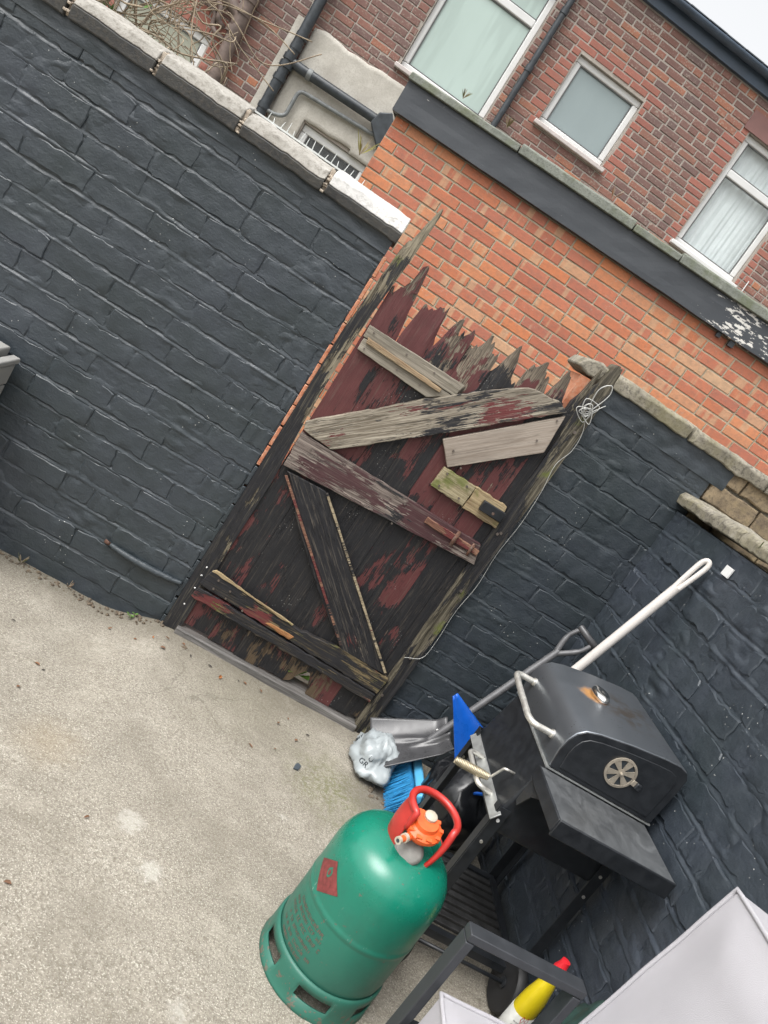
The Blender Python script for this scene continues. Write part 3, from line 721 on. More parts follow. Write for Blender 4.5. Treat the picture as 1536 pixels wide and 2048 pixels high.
def mk_pane(name, col, rough=.12, streak=0.):
    M = Mat(name); v = M.pos(); n1 = M.noise(M.map(v, (1, 1, .35)), 2.2, 4)
    c = M.mix(n1, tuple(x*.86 for x in col), tuple(min(1, x*1.1) for x in col))
    if streak:
        s_ = M.noise(M.map(v, (1, 1, .12), (0, 0, 0), (0, R(18), 0)), 4, 3); c = M.mix(M.math('MULTIPLY', M.step(s_, .46, .52), streak), c, tuple(x*.8 for x in col))
    return M.fin(c, rough, M.bump(M.noise(v, 180, 2), .04, .003), Specular_IOR_Level=.5)
M_FROST = mk_pane('frosted_pane', (.42, .52, .48), .16, .5)
M_FROST2 = mk_pane('obscured_pane', (.26, .315, .32), .2)
M_BLIND = mk_pane('dirty_pane', (.33, .34, .27), .2)
M_BEAD = simple('glazing_bead_dark', (.10, .10, .10), .5)
M_NET = simple('net_curtain', (.80, .81, .81), .9, var=.06, scale=8)
M_DARKROOM = simple('dark_blind', (.07, .07, .075), .8)
def mk_glass():
    M = Mat('window_glass'); t = M.n('ShaderNodeBsdfTransparent'); g = M.n('ShaderNodeBsdfGlossy'); g.inputs['Roughness'].default_value = .03
    t.inputs[0].default_value = (.95, .97, .97, 1); lw = M.n('ShaderNodeLayerWeight'); fr = M.math('ADD', M.math('MULTIPLY', M.math('POWER', lw.outputs['Facing'], 4), .8), .05)
    mx = M.n('ShaderNodeMixShader'); M.l(fr, mx.inputs[0]); M.l(t.outputs[0], mx.inputs[1]); M.l(g.outputs[0], mx.inputs[2]); M.l(mx.outputs[0], M.o.inputs[0]); return M.m
M_GLASS = mk_glass()
house()
#PART2
# ------------------------------------------------------------------ gate
def splinter_board(b, x0, x1, keys, zb, yf, th, seed, cols=16, jag=.02, thin=.6):
    """vertical board with a rotted, splintered top (keys: x -> top z) and an uneven foot (zb: number or keys)"""
    rr = random.Random(seed); n = cols; rows = 7; V = []
    lean = rr.uniform(-.002, .002)
    for side in (0, 1):
        for j in range(rows+1):
            for i in range(n+1):
                u = i/n; x = x0+(x1-x0)*u
                zt = interp(keys, x)+jag*(rr_noise(x*160, seed)*.8+rr_noise(x*900, seed+3)*.9+(.9 if rr_noise(x*520, seed+6) > .25 else -.3))
                z0 = zb if isinstance(zb, (int, float)) else interp(zb, x)
                t = j/rows; t = t**.7
                z = z0+(zt-z0)*t
                near = smooth01((z-(zt-.14))/.14)
                y = yf+(th if side else 0)
                y = y+(th*thin*near*(.5+.5*rr_noise(x*90, seed+8))*(1 if side == 0 else -.55))
                y += .0012*N3(x*40, z*3, seed)
                V.append((x+lean*near, y, z))
    R_ = (rows+1)*(n+1); I = lambda s_, i, j: s_*R_+j*(n+1)+i; fs = []
    for j in range(rows):
        for i in range(n):
            fs.append((I(0, i, j), I(0, i+1, j), I(0, i+1, j+1), I(0, i, j+1)))
            fs.append((I(1, i+1, j), I(1, i, j), I(1, i, j+1), I(1, i+1, j+1)))
    for i in range(n):
        fs.append((I(0, i, rows), I(0, i+1, rows), I(1, i+1, rows), I(1, i, rows)))
        fs.append((I(0, i+1, 0), I(0, i, 0), I(1, i, 0), I(1, i+1, 0)))
    for j in range(rows):
        fs.append((I(0, 0, j+1), I(1, 0, j+1), I(1, 0, j), I(0, 0, j)))
        fs.append((I(0, n, j), I(1, n, j), I(1, n, j+1), I(0, n, j+1)))
    b.add(V, fs); return b
def rr_noise(x, s): return N3(x*.11+s*3.3, s*1.9, .37*s)*1.3
def quad_plank(name, corners, yf, th, mat, parent, seed=0, wear=.004, bevel=.002, nseg=16):
    """plank from four (x,z) corners going round; local X runs along its length so the grain follows it"""
    P = [Vector((c[0], c[1])) for c in corners]
    ctr = sum(P, Vector((0, 0)))/4; d = ((P[1]-P[0])+(P[2]-P[3])).normalized(); ang = math.atan2(d.y, d.x)
    loop = []
    for k in range(4):
        a, c = P[k], P[(k+1) % 4]; L = (c-a).length; n = nseg if L > .12 else 4; nr = Vector((-(c-a).y, (c-a).x)).normalized()
        for i in range(n):
            p = a+(c-a)*i/n; w_ = wear*(N3(p.x*25, p.y*25, seed)+.6*N3(p.x*80, p.y*80, seed+2))
            loop.append(p+nr*w_)
    Rm = Matrix.Rotation(-ang, 2); L2 = [Rm @ (p-ctr) for p in loop]
    b = MB(); n = len(L2)
    vs = [(p.x, -th/2+.0015*N3(p.x*30, p.y*30, seed), p.y) for p in L2]+[(p.x, th/2, p.y) for p in L2]
    fs = [tuple(range(n)), tuple(range(2*n-1, n-1, -1))]+[(i, i+n, (i+1) % n+n, (i+1) % n) for i in range(n)]
    b.add(vs, fs); o = b.build(name, mat, None, bevel=bevel, seg=2, origin=(0, 0, 0))
    o.parent = parent; o.location = Vector((ctr.x, yf+th/2, ctr.y))-parent.location; o.rotation_euler = (0, -ang, 0)
    return o
def nails(parent, pts, y, mat, r=.0035):
    for (x, z) in pts:
        MB().tube([(x, y-.002, z), (x, y+.004, z)], r, 8).build('nail', mat, parent, smooth=True, flat_angle=40)
M_NAIL = simple('nail_head', (.20, .17, .15), .5, .8)
def gate():
    e = empty('yard_gate', (.44, -.01, 0)); tag(e, 'rotten ledged wooden gate with peeling dark red and black paint', 'gate')
    tops = [
        [(.03, 1.545), (.06, 1.575), (.078, 1.60), (.088, 1.69), (.106, 1.716), (.116, 1.64), (.128, 1.55), (.1435, 1.44)],
        [(.144, 1.47), (.155, 1.555), (.165, 1.59), (.2, 1.595), (.222, 1.62), (.24, 1.605), (.252, 1.54), (.2635, 1.47)],
        [(.264, 1.47), (.285, 1.55), (.306, 1.60), (.322, 1.57), (.345, 1.56), (.366, 1.625), (.3775, 1.60)],
        [(.378, 1.52), (.40, 1.53), (.42, 1.56), (.435, 1.605), (.450, 1.615), (.465, 1.575), (.4925, 1.55)],
        [(.493, 1.51), (.510, 1.55), (.522, 1.60), (.538, 1.655), (.552, 1.63), (.566, 1.54), (.6015, 1.52)],
        [(.602, 1.55), (.615, 1.61), (.633, 1.63), (.66, 1.62), (.68, 1.605), (.70, 1.585), (.7135, 1.54)],
        [(.714, 1.52), (.724, 1.60), (.740, 1.685), (.758, 1.665), (.775, 1.60), (.8015, 1.54)],
        [(.8025, 1.54), (.82, 1.56), (.85, 1.57)]]
    bounds = [(.030, .1435), (.1445, .2635), (.2645, .3775), (.3785, .4925), (.4935, .6015), (.6025, .7135), (.7145, .8015), (.8025, .850)]
    feet = [.045, .035, .03, .04, [(.495, .035), (.52, .05), (.53, .085), (.555, .12), (.575, .118), (.598, .055), (.600, .05)], .03, .035, .05]
    bm = [gate_wood('gate_board_red', 'Z', .40, .86, seed=1, rough=.5), gate_wood('gate_board_red_b', 'Z', .50, .80, seed=2, flecks=.4),
          gate_wood('gate_board_mixed', 'Z', .58, .66, seed=3, flecks=.6), gate_wood('gate_board_black', 'Z', .64, .55, seed=5, flecks=.3)]
    order = [0, 1, 3, 2, 1, 3, 2, 3]
    for i, ((a, c), k, ft) in enumerate(zip(bounds, tops, feet)):
        # upper half shows red, lower half is mostly black: two coats, painted at different times
        b = splinter_board(MB(), a, c, k, ft, -.020+.0015*math.sin(i*2), .020, i+1)
        b.build('board', GB[i], e, smooth=True, flat_angle=35, origin=Vector((0, 0, 0)))
    W = dict
    # top rail patch: two pale planks and a batten
    quad_plank('patch_board', [(.040, 1.320), (.345, 1.310), (.425, 1.365), (.040, 1.366)], -.042, .020, M_PALE, e, 1, .0015)
    quad_plank('patch_board', [(.034, 1.368), (.430, 1.368), (.440, 1.421), (.034, 1.415)], -.044, .022, M_PALE2, e, 2, .0015)
    quad_plank('batten', [(.055, 1.354), (.375, 1.350), (.375, 1.366), (.050, 1.376)], -.056, .012, M_BATTEN, e, 3, .002)
    # bleached diagonal brace
    quad_plank('brace', [(.026, .975), (.130, .918), (.820, 1.545), (.640, 1.525)], -.050, .028, M_BLEACH, e, 4, .0) if False else None
    b = [(.030, .966), (.153, .957), (.245, 1.033), (.374, 1.148), (.480, 1.240), (.652, 1.400), (.812, 1.542), (.763, 1.563), (.645, 1.542), (.557, 1.481), (.462, 1.402), (.344, 1.304), (.245, 1.204), (.118, 1.090), (.022, .997)]
    poly_plank('brace', b, -.050, .028, M_BLEACH, e, 4, R(42), wear=.005)
    poly_plank('patch_board', [(.483, 1.214), (.557, 1.134), (.831, 1.376), (.818, 1.530)], -.046, .024, M_NEWBOARD, e, 5, R(42), wear=.001)
    # middle ledge
    quad_plank('ledge', [(.036, .812), (.862, .870), (.838, .952), (.030, .955)], -.048, .026, M_LEDGE, e, 6, .003)
    quad_plank('latch_bar', [(.600, .912), (.845, .905), (.845, .930), (.600, .938)], -.060, .011, M_RUSTWOOD, e, 7, .003)
    MB().tube([(.735, -.064, .890), (.735, -.064, .955)], .008, 8).build('staple', M_RUST, e, smooth=True)
    MB().tube([(.81, -.064, .890), (.81, -.064, .945)], .006, 8).build('staple', M_RUST, e, smooth=True)
    # lock block
    quad_plank('lock_block', [(.543, 1.044), (.690, 1.039), (.692, 1.131), (.549, 1.130)], -.046, .024, M_MOSSY, e, 8, .003)
    quad_plank('lock_block', [(.694, 1.036), (.850, 1.035), (.837, 1.131), (.696, 1.131)], -.043, .021, M_YELLOWWOOD, e, 9, .004)
    lk = MB().box2(.745, .845, -.066, -.045, 1.066, 1.108).build('rim_lock', simple('lock_black', (.02, .022, .025), .4, .3, var=.3), e, bevel=.003)
    MB().tube([(.80, -.0675, 1.082), (.80, -.065, 1.082)], .006, 10).build('keyhole', M_RUST, lk)
    # lower brace
    poly_plank('brace', [(.057, .800), (.075, .790), (.20, .640), (.40, .460), (.60, .300), (.614, .290), (.829, .286), (.70, .400), (.45, .610), (.222, .812)], -.046, .024, M_BRACE2, e, 10, R(-42), wear=.0025)
    # thin pale beads along the brace's edge
    quad_plank('bead', [(.225, .806), (.232, .812), (.826, .300), (.818, .294)], -.052, .006, M_BEADWOOD, e, 12, .0015, bevel=.0008)
    quad_plank('bead', [(.060, .782), (.068, .788), (.612, .306), (.604, .300)], -.052, .006, M_RUSTWOOD, e, 13, .0015, bevel=.0008)
    # bottom ledge: split lengthwise, rotten middle
    poly_plank('ledge', [(.004, .232), (.30, .215), (.60, .205), (.845, .195), (.850, .282), (.62, .290), (.44, .272), (.24, .282), (.14, .300), (.022, .306)], -.046, .024, M_LOWLEDGE, e, 14, 0, wear=.006)
    poly_plank('ledge', [(.0, .172), (.30, .164), (.60, .160), (.838, .150), (.842, .190), (.60, .199), (.30, .208), (.006, .218)], -.050, .028, M_LOWLEDGE2, e, 15, 0, wear=.006)
    quad_plank('raw_splinter', [(.02, .305), (.40, .272), (.40, .281), (.03, .318)], -.050, .007, M_YELLOWWOOD, e, 16, .005)
    quad_plank('raw_splinter', [(.30, .226), (.42, .214), (.43, .236), (.33, .240)], -.049, .004, M_ORANGEWOOD, e, 17, .006)
    nails(e, [(.06, .285), (.06, .245), (.12, .27), (.12, .235), (.2, .225), (.09, .86), (.09, .92), (.5, .84), (.5, .93), (.78, 1.4), (.80, 1.5), (.6, 1.16), (.54, 1.2), (.57, 1.06), (.57, 1.115), (.66, 1.06), (.66, 1.115)], -.051, M_NAIL, .004)
    nails(e, [(.06, 1.335), (.06, 1.40), (.2, 1.335), (.2, 1.40), (.32, 1.40), (.3, 1.335)], -.046, M_NAIL)
def poly_plank(name, pts, yf, th, mat, parent, seed, ang, wear=.004, bevel=.0025):
    P = [Vector(p) for p in pts]; ctr = sum(P, Vector((0, 0)))/len(P); loop = []
    for k in range(len(P)):
        a, c = P[k], P[(k+1) % len(P)]; n = max(2, int((c-a).length/.022)); nr = Vector((-(c-a).y, (c-a).x)).normalized()
        for i in range(n):
            p = a+(c-a)*i/n; loop.append(p+nr*wear*(N3(p.x*25, p.y*25, seed)+.7*N3(p.x*90, p.y*90, seed+2)))
    Rm = Matrix.Rotation(-ang, 2); L2 = [Rm @ (p-ctr) for p in loop]; n = len(L2)
    b = MB(); vs = [(p.x, -th/2+.002*N3(p.x*20, p.y*40, seed), p.y) for p in L2]+[(p.x, th/2, p.y) for p in L2]
    b.add(vs, [tuple(range(n)), tuple(range(2*n-1, n-1, -1))]+[(i, i+n, (i+1) % n+n, (i+1) % n) for i in range(n)])
    o = b.build(name, mat, None, bevel=bevel, seg=2, origin=(0, 0, 0)); o.parent = parent
    o.location = Vector((ctr.x, yf+th/2, ctr.y))-parent.location; o.rotation_euler = (0, -ang, 0); return o

def gate_board(name, seed, up_red, up_black, lo_black, lo_red=.5, flecks=0.):
    """a board whose upper part keeps red, lower part black; damp foot gone brown"""
    M = Mat(name); v = M.obj(); z = M.sep(v)[2]
    vg = M.map(v, (1, 1, .035), (seed*3.1, 1.7, 2.3)); vp = M.map(v, (1, 1, .42), (seed*1.3+4, seed*2.1, seed*.7))
    gr = M.noise(vg, 95, 6, .7, 1.2); gr2 = M.noise(vg, 260, 3, .6)
    lo, hi = (.060, .045, .033), (.27, .225, .17)
    c = M.mix(M.step(gr, .40, .62), lo, hi)
    ckn = M.math('ABSOLUTE', M.math('SUBTRACT', M.noise(vg, 34, 5, .7, .8), .5)); c = M.mix(M.math('MULTIPLY', M.ramp(ckn, [(.004, 1.), (.022, 0.)]), .8), c, (.014, .011, .009))
    foot = M.ramp(z, [(.10, 1.), (.30, 0.)])
    rot = M.ramp(M.math('ADD', M.math('SUBTRACT', z, 1), M.math('MULTIPLY', M.math('SUBTRACT', M.noise(v, 30, 4), .5), .16)), [(.53, 0.), (.63, 1.)]); c = M.mix(M.math('MULTIPLY', rot, .55), c, (.045, .036, .027))
    c = M.mix(M.math('MULTIPLY', foot, .85), c, M.mix(gr, (.035, .026, .018), (.13, .085, .045)))
    tip = M.ramp(M.math('ADD', M.math('SUBTRACT', z, 1), M.math('MULTIPLY', M.math('SUBTRACT', M.noise(v, 14, 3), .5), .22)), [(.49, 0.), (.61, 1.)])          # weathered tips have lost their paint
    zz = M.ramp(z, [(.82, 0.), (1.0, 1.)])
    def coat(c, amt, off, sc, col):
        k = M.noise(M.map(vp, (1, 1, 1), (off, off*.3, off*.7)), sc, 9, .66, .2)
        k = M.math('ADD', k, M.math('MULTIPLY', M.math('SUBTRACT', gr2, .5), .2))
        k = M.math('ADD', k, amt); mk = M.step(k, .5, .52); return M.mix(mk, c, col), mk
    redc = M.mix(M.noise(v, 18, 4), (.068, .022, .022), (.120, .038, .038)); blk = M.mix(M.noise(v, 30, 4), (.008, .008, .010), (.022, .022, .024))
    wr = M.math('MULTIPLY', tip, -.22); wf = M.math('MULTIPLY', foot, -.17)
    def lerp(a, b_): return M.math('ADD', M.math('MULTIPLY', zz, b_-a), a)
    c, m1 = coat(c, M.math('ADD', M.math('ADD', lerp(lo_red-.5, up_red-.5), wr), wf), 3.7+seed, 7, redc)
    c, m2 = coat(c, M.math('ADD', M.math('ADD', lerp(lo_black-.5, up_black-.5), M.math('MULTIPLY', wr, .6)), M.math('MULTIPLY', wf, .55)), 11.3+seed*.6, 6, blk)
    c = M.mix(M.math('MULTIPLY', M.step(M.noise(M.map(vg, (1, 1, 1), (7, 3, 1)), 150, 5, .75, .6), .54, .68), .36), c, (.13, .105, .082))
    if flecks:
        fv = M.voro(v, 85); f1 = M.math('MULTIPLY', M.math('LESS_THAN', fv, .14), M.step(M.noise(v, 6, 3), .60-.1*flecks, .68-.1*flecks)); c = M.mix(M.math('MULTIPLY', f1, .7), c, (.32, .32, .31))
        sc_ = M.step(M.noise(M.map(v, (1, 1, .5), (seed, 0, 3), (0, R(30), 0)), 60, 5, .75), .66, .72); c = M.mix(M.math('MULTIPLY', sc_, .35), c, (.20, .19, .18))
    h = M.math('ADD', M.math('MULTIPLY', gr, .6), M.math('ADD', M.math('MULTIPLY', m1, .5), M.math('MULTIPLY', m2, .5)))
    return M.fin(c, M.ramp(gr, [(.3, .45), (.7, .68)]), M.bump(h, .65, .006), Specular_IOR_Level=.35)
GB = [gate_board('gate_board_a', 1, .74, .42, .56, .72, 0.), gate_board('gate_board_b', 2, .68, .47, .60, .64, .5), gate_board('gate_board_c', 3, .60, .53, .64, .58, .7),
      gate_board('gate_board_d', 4, .62, .50, .65, .6, .2), gate_board('gate_board_e', 5, .58, .51, .63, .62, .2), gate_board('gate_board_f', 6, .60, .53, .60, .68, .4),
      gate_board('gate_board_g', 7, .66, .51, .63, .6, .2), gate_board('gate_board_h', 8, .6, .62, .7, .5, 0.)]
M_PALE = gate_wood('pale_plank', 'X', 0, 0, bare_lo=(.20, .175, .135), bare_hi=(.36, .325, .265), seed=3, grain=.5)
M_PALE2 = gate_wood('pale_plank_b', 'X', 0, 0, bare_lo=(.17, .15, .115), bare_hi=(.33, .295, .24), seed=6, grain=.5)
M_NEWBOARD = gate_wood('new_board', 'X', 0, 0, bare_lo=(.25, .205, .165), bare_hi=(.37, .32, .27), seed=9, grain=.35)
M_BATTEN = gate_wood('batten', 'X', 0, 0, bare_lo=(.24, .16, .09), bare_hi=(.42, .32, .2), seed=5)
M_BLEACH = gate_wood('bleached_brace', 'X', .53, .42, bare_lo=(.13, .105, .075), bare_hi=(.42, .375, .30), seed=12)
M_LEDGE = gate_wood('ledge_wood', 'X', .36, .47, bare_lo=(.085, .062, .055), bare_hi=(.33, .28, .24), seed=14, c_red=(.06, .026, .028))
M_BRACE2 = gate_wood('brace_dark', 'X', .74, .6, seed=17)
M_LOWLEDGE = gate_wood('low_ledge', 'X', .56, .45, moss=.45, bare_lo=(.06, .045, .022), bare_hi=(.26, .20, .11), seed=21)
M_LOWLEDGE2 = gate_wood('low_ledge_b', 'X', .58, .5, moss=.55, bare_lo=(.05, .038, .02), bare_hi=(.22, .17, .10), seed=26)
M_MOSSY = gate_wood('mossy_block', 'X', 0, 0, moss=.62, bare_lo=(.22, .18, .10), bare_hi=(.44, .38, .25), seed=25)
M_YELLOWWOOD = gate_wood('raw_yellow_wood', 'X', 0, 0, moss=.3, bare_lo=(.24, .17, .09), bare_hi=(.50, .40, .24), seed=27)
M_ORANGEWOOD = gate_wood('raw_orange_wood', 'X', 0, 0, bare_lo=(.30, .13, .05), bare_hi=(.55, .28, .12), seed=28)
M_RUSTWOOD = gate_wood('rusty_bar', 'X', .42, .45, bare_lo=(.14, .06, .04), bare_hi=(.30, .17, .11), seed=29)
M_BEADWOOD = gate_wood('pale_bead', 'X', .38, .3, bare_lo=(.24, .19, .12), bare_hi=(.45, .38, .26), seed=31)
M_POSTL = gate_wood('post_wood_left', 'Z', .56, .22, moss=.25, bare_lo=(.06, .048, .03), bare_hi=(.28, .245, .175), seed=33)
M_POSTR = gate_wood('post_wood_right', 'Z', .57, .2, moss=.3, bare_lo=(.04, .034, .023), bare_hi=(.21, .185, .135), seed=36)
gate()

def posts():
    e = empty('gate_post', (-.005, 0, 0)); tag(e, 'black gate post with pale splintered tip against the left wall end', 'gate post')
    b = MB(); rr = random.Random(3)
    splinter_board(b, -.0385, .013, [(-.0385, 1.68), (-.022, 1.77), (-.010, 1.83), (-.002, 1.872), (.007, 1.885), (.013, 1.86)], -.05, -.028, .09, 51, cols=12, jag=.014, thin=.35)
    for v in b.v: v.x += .034*smooth01((v.z-1.25)/.7)+.003*N3(v.z*5, 0, 2)+(.019*(1-smooth01((v.z-.75)/.35)) if v.x > -.01 else 0)
    b.build('post', M_POSTL, e, smooth=True, flat_angle=35, origin=(0, 0, 0))
    for z in (.12, .2, .26, .30): MB().tube([(-.004+random.uniform(-.01, .01), -.0295, z), (-.004, -.026, z)], .0035, 8).build('nail', M_UPVC, e)
    e = empty('gate_post', (.885, 0, 0)); tag(e, 'weathered grey gate post right of the gate, splintered on top', 'gate post')
    b = MB(); splinter_board(b, .846, .912, [(.846, 1.66), (.856, 1.70), (.866, 1.735), (.880, 1.79), (.892, 1.795), (.905, 1.77), (.912, 1.70)], -.01, -.034, .10, 57, cols=14, jag=.014, thin=.35)
    for v in b.v: v.x += .005*N3(v.z*4, 1, 5); v.y += .006*N3(v.z*6, v.x*60, 4)
    b.build('post', M_POSTR, e, smooth=True, flat_angle=35, origin=(0, 0, 0))
    b = MB(); splinter_board(b, .815, .852, [(.815, 1.60), (.83, 1.64), (.842, 1.73), (.852, 1.62)], 1.45, -.012, .03, 61, cols=8, jag=.02)
    b.build('broken_stub', M_POSTR, e, smooth=True, flat_angle=35, origin=(0, 0, 0))
    nails(e, [(.875, .4), (.885, .75), (.87, 1.02), (.88, 1.03), (.885, 1.5), (.87, .2)], -.037, M_NAIL, .006)
    # threshold
    b = MB().prism([(-.052, -.004), (-.048, .026), (.06, .034), (.06, -.03), (-.052, -.03)], 'x', .018, .858)
    o = b.build('gate_threshold', gate_wood('threshold_wood', 'X', 0, 0, bare_lo=(.085, .08, .075), bare_hi=(.20, .19, .18), seed=40, grain=.5), bevel=.004)
    tag(o, 'dark grey worn threshold bar under the gate', 'threshold')
    # stone end of the coping behind the right post
    b = MB().prism([(.765, 1.715), (.81, 1.70), (.90, 1.705), (.90, 1.752), (.84, 1.768), (.78, 1.752)], 'y', .02, .22)
    o = b.build('loose_coping_stone', M_COPE_OLD, bevel=.008); tag(o, 'small rounded grey stone behind the top of the right gate post', 'stone')
    b = MB().box2(.80, .895, .03, .2, -.03, 1.69); o = b.build('brick_pier', M_RAWBRICK); tag(o, 'narrow raw brick pier behind the right gate post', 'pier')
posts()
def wire():
    rr = random.Random(9); c = Vector((.868, -.050, 1.585)); pts = [c]
    for k in range(26):
        a = k*1.9+rr.random(); r_ = rr.uniform(.012, .045)
        pts.append(c+Vector((r_*math.cos(a), -.006-rr.random()*.02, r_*math.sin(a)*1.25)))
    pts.append(c+Vector((.045, -.015, .055)))
    b = MB().tube(crom(pts, 5), .0016, 6)
    b.tube(crom([c+Vector((0, 0, .02)), c+Vector((-.01, -.01, .09)), c+Vector((.02, -.012, .125)), c+Vector((.035, -.01, .09)), c+Vector((.01, -.01, .01))], 7), .0018, 6)
    tail = [c, (.905, -.048, 1.52), (.915, -.046, 1.44), (.895, -.044, 1.36), (.912, -.044, 1.25), (.925, -.03, 1.1), (.918, -.03, .95), (.928, -.03, .8), (.918, -.03, .66), (.925, -.032, .52), (.915, -.04, .43), (.86, -.046, .40), (.85, -.046, .395)]
    b.tube(crom(tail, 6), .0011, 6)
    o = b.build('wire', simple('pale_wire', (.45, .45, .43), .5, .3), smooth=True); tag(o, 'thin pale wire knotted round the right gate post', 'wire')
wire()

# ------------------------------------------------------------------ gas cylinder
def gas():
    cx, cy = .7604, -1.2441
    e = empty('gas_cylinder', (cx, cy, 0)); tag(e, 'green gas cylinder with red handle collar and orange regulator', 'gas cylinder')
    M = Mat('green_cylinder_paint'); v = M.pos(); z = M.sep(v)[2]; n1 = M.noise(v, 6, 5); n2 = M.noise(v, 40, 5, .7)
    c = M.mix(n1, (.004, .155, .098), (.006, .178, .116))
    wear = M.ramp(z, [(.10, 1.), (.40, 0.)])      # scuffed, chalky lower half
    c = M.mix(M.math('MULTIPLY', wear, .72), c, M.mix(n1, (.020, .092, .068), (.034, .112, .085)))
    scr = M.step(M.noise(M.map(v, (1, 1, .35), (0, 0, 0), (0, R(35), 0)), 50, 6, .8), .645, .68)
    c = M.mix(M.math('MULTIPLY', scr, .38), c, (.35, .42, .38))
    gr_ = M.step(M.noise(v, 9, 6, .7), .50, .72); c = M.mix(M.math('MULTIPLY', gr_, .35), c, (.020, .075, .055))
    chip = M.step(M.math('ADD', M.noise(v, 55, 4, .7), M.ramp(z, [(.0, .12), (.10, 0.)])), .665, .685); c = M.mix(M.math('MULTIPLY', chip, .8), c, M.mix(M.noise(v, 200, 2), (.10, .045, .025), (.16, .13, .11)))
    r = M.math('ADD', M.math('MULTIPLY', wear, .30), M.ramp(n2, [(.3, .20), (.7, .30)]))
    G = M.fin(c, r, M.bump(M.noise(v, 3.5, 3), .10, .02, M.bump(n2, .06, .004)), Coat_Weight=.15, Coat_Roughness=.2)
    S = 64
    b = MB().lathe([(0, .045), (.11, .045), (.142, .058), (.1545, .085), (.158, .11), (.158, .226), (.158, .2325), (.1594, .2350), (.1594, .2450), (.158, .2475), (.158, .256), (.158, .345), (.1555, .372), (.147, .398), (.132, .420), (.110, .436), (.08, .448), (.045, .4535), (0, .455)], S, (cx, cy, 0))
    b.build('body', G, e, smooth=True, flat_angle=50)
    zs = [0, .006, .036, .066, .082, .090]; n = 120
    def ring(u, t):
        j = round(t*5); a = 2*math.pi*u; r_ = [.166, .163, .1625, .162, .1615, .157][j]; return (cx+r_*math.cos(a), cy+r_*math.sin(a), zs[j])
    def skip(i, j):
        d = (i+.5)/n*360; d = (d-200) % 60; d = min(d, 60-d); return j == 2 and d < 17
    MB().grid(n, 5, ring, skip).build('foot_ring', G, e, smooth=True, solid=.005, flat_angle=50)
    red = simple('red_collar_paint', (.40, .026, .02), .35, var=.12, scale=30, Coat_Weight=.2)
    # collar: open to the front, hand hole at the back
    rc = .067; zb, zt = .432, .560
    def th(u, t):
        lo = -62+24*t; hi = 222-6*t; return R(lo+(hi-lo)*u)
    def cf(dr):
        def f(u, t):
            a = th(u, t); rr_ = rc+dr+.006*math.sin(t*math.pi); z_ = zb+t*(zt-zb)
            z_ += -.010*(1-math.cos(a-R(90)))*t*.5
            return (cx+.006+rr_*math.cos(a), cy+.004+rr_*math.sin(a), z_)
        return f
    def sk(i, j):
        d = (i+.5)/60*280-62; return (4 <= j <= 8) and -30 < d < 142
    def legs(i, j):
        d = (i+.5)/60*280-62; return j < 4 and -48 < d < 120 and False
    MB().grid(60, 10, cf(0), lambda i, j: sk(i, j)).build('collar', red, e, smooth=True, solid=.004, flat_angle=60)
    MB().grid(60, 10, cf(-.0045), lambda i, j: sk(i, j) or j > 7).build('collar_inside', G, e, smooth=True, solid=.002)
    rim = [cf(0)(k/60, 1) for k in range(61)]
    left = [cf(0)(1, 1-k/10) for k in range(1, 11)]; right = [cf(0)(0, k/10) for k in range(0, 10)]
    MB().tube(right+rim+left[:4], [.0055+.004*smooth01(k/9) for k in range(10)]+[.0095]*61+[.0085, .0075, .006, .005], 12).build('collar_rim', red, e, smooth=True)
    # neck, valve, regulator
    ivory = simple('ivory_plastic', (.42, .38, .30), .5); grey = simple('dull_brass_grey', (.33, .31, .27), .45, .6, var=.3, scale=60)
    orange = simple('orange_regulator', (.68, .105, .022), .4, var=.15, scale=40)
    MB().lathe([(.03, .0), (.03, .018), (.022, .024), (.018, .05), (.018, .062)], 20, (cx, cy, .452)).build('valve', grey, e, smooth=True, flat_angle=40)
    T = Matrix.Translation((cx-.004, cy-.022, .510)) @ Matrix.Rotation(R(14), 4, 'X') @ Matrix.Rotation(R(-10), 4, 'Y') @ Matrix.Scale(1.22, 4)
    rg = MB().lathe([(0, -.014), (.027, -.014), (.031, -.008), (.031, .0), (.0385, .002), (.0385, .010), (.033, .014), (.026, .019), (.024, .028), (0, .030)], 28, M=T)
    for k in range(10):
        a = R(36*k); rg.box((.033*math.cos(a), .033*math.sin(a), .010), (.012, .008, .012), T)
    R_ = rg.build('regulator', orange, e, smooth=True, flat_angle=40)
    MB().lathe([(.013, .028), (.0135, .035), (.010, .038), (0, .039)], 20, M=T @ Matrix.Translation((.004, .010, 0))).build('cap', ivory, R_, smooth=True, flat_angle=40)
    p0 = T @ Vector((-.020, -.020, -.002)); p1 = p0+Vector((-.042, -.044, -.002))
    d = (p1-p0)
    MB().tube([p0, p0+d*.35, p0+d*.36, p0+d*.5, p0+d*.51, p1], [.010, .010, .0075, .0075, .0085, .0065], 14).build('hose_nozzle', orange, R_, smooth=True, flat_angle=40)
    MB().tube([p0+d*.44, p0+d*.60], .0115, 14).build('hose_clip', ivory, R_, smooth=True, flat_angle=40)
    MB().tube([p1-d*.12, p1+d*.01], .0095, 14).build('hose_end', ivory, R_, smooth=True, flat_angle=40)
    MB().tube([p1, p1+d*.012], .005, 10).build('bore', M_PIPE, R_)
    # paper tag / dust cap hanging below the regulator
    b = MB().lathe([(0, -.003), (.034, -.003), (.037, .002), (.028, .006), (0, .007)], 20, M=Matrix.Translation((cx-.014, cy-.050, .462)) @ Matrix.Rotation(R(40), 4, 'X') @ Matrix.Rotation(R(-20), 4, 'Y'))
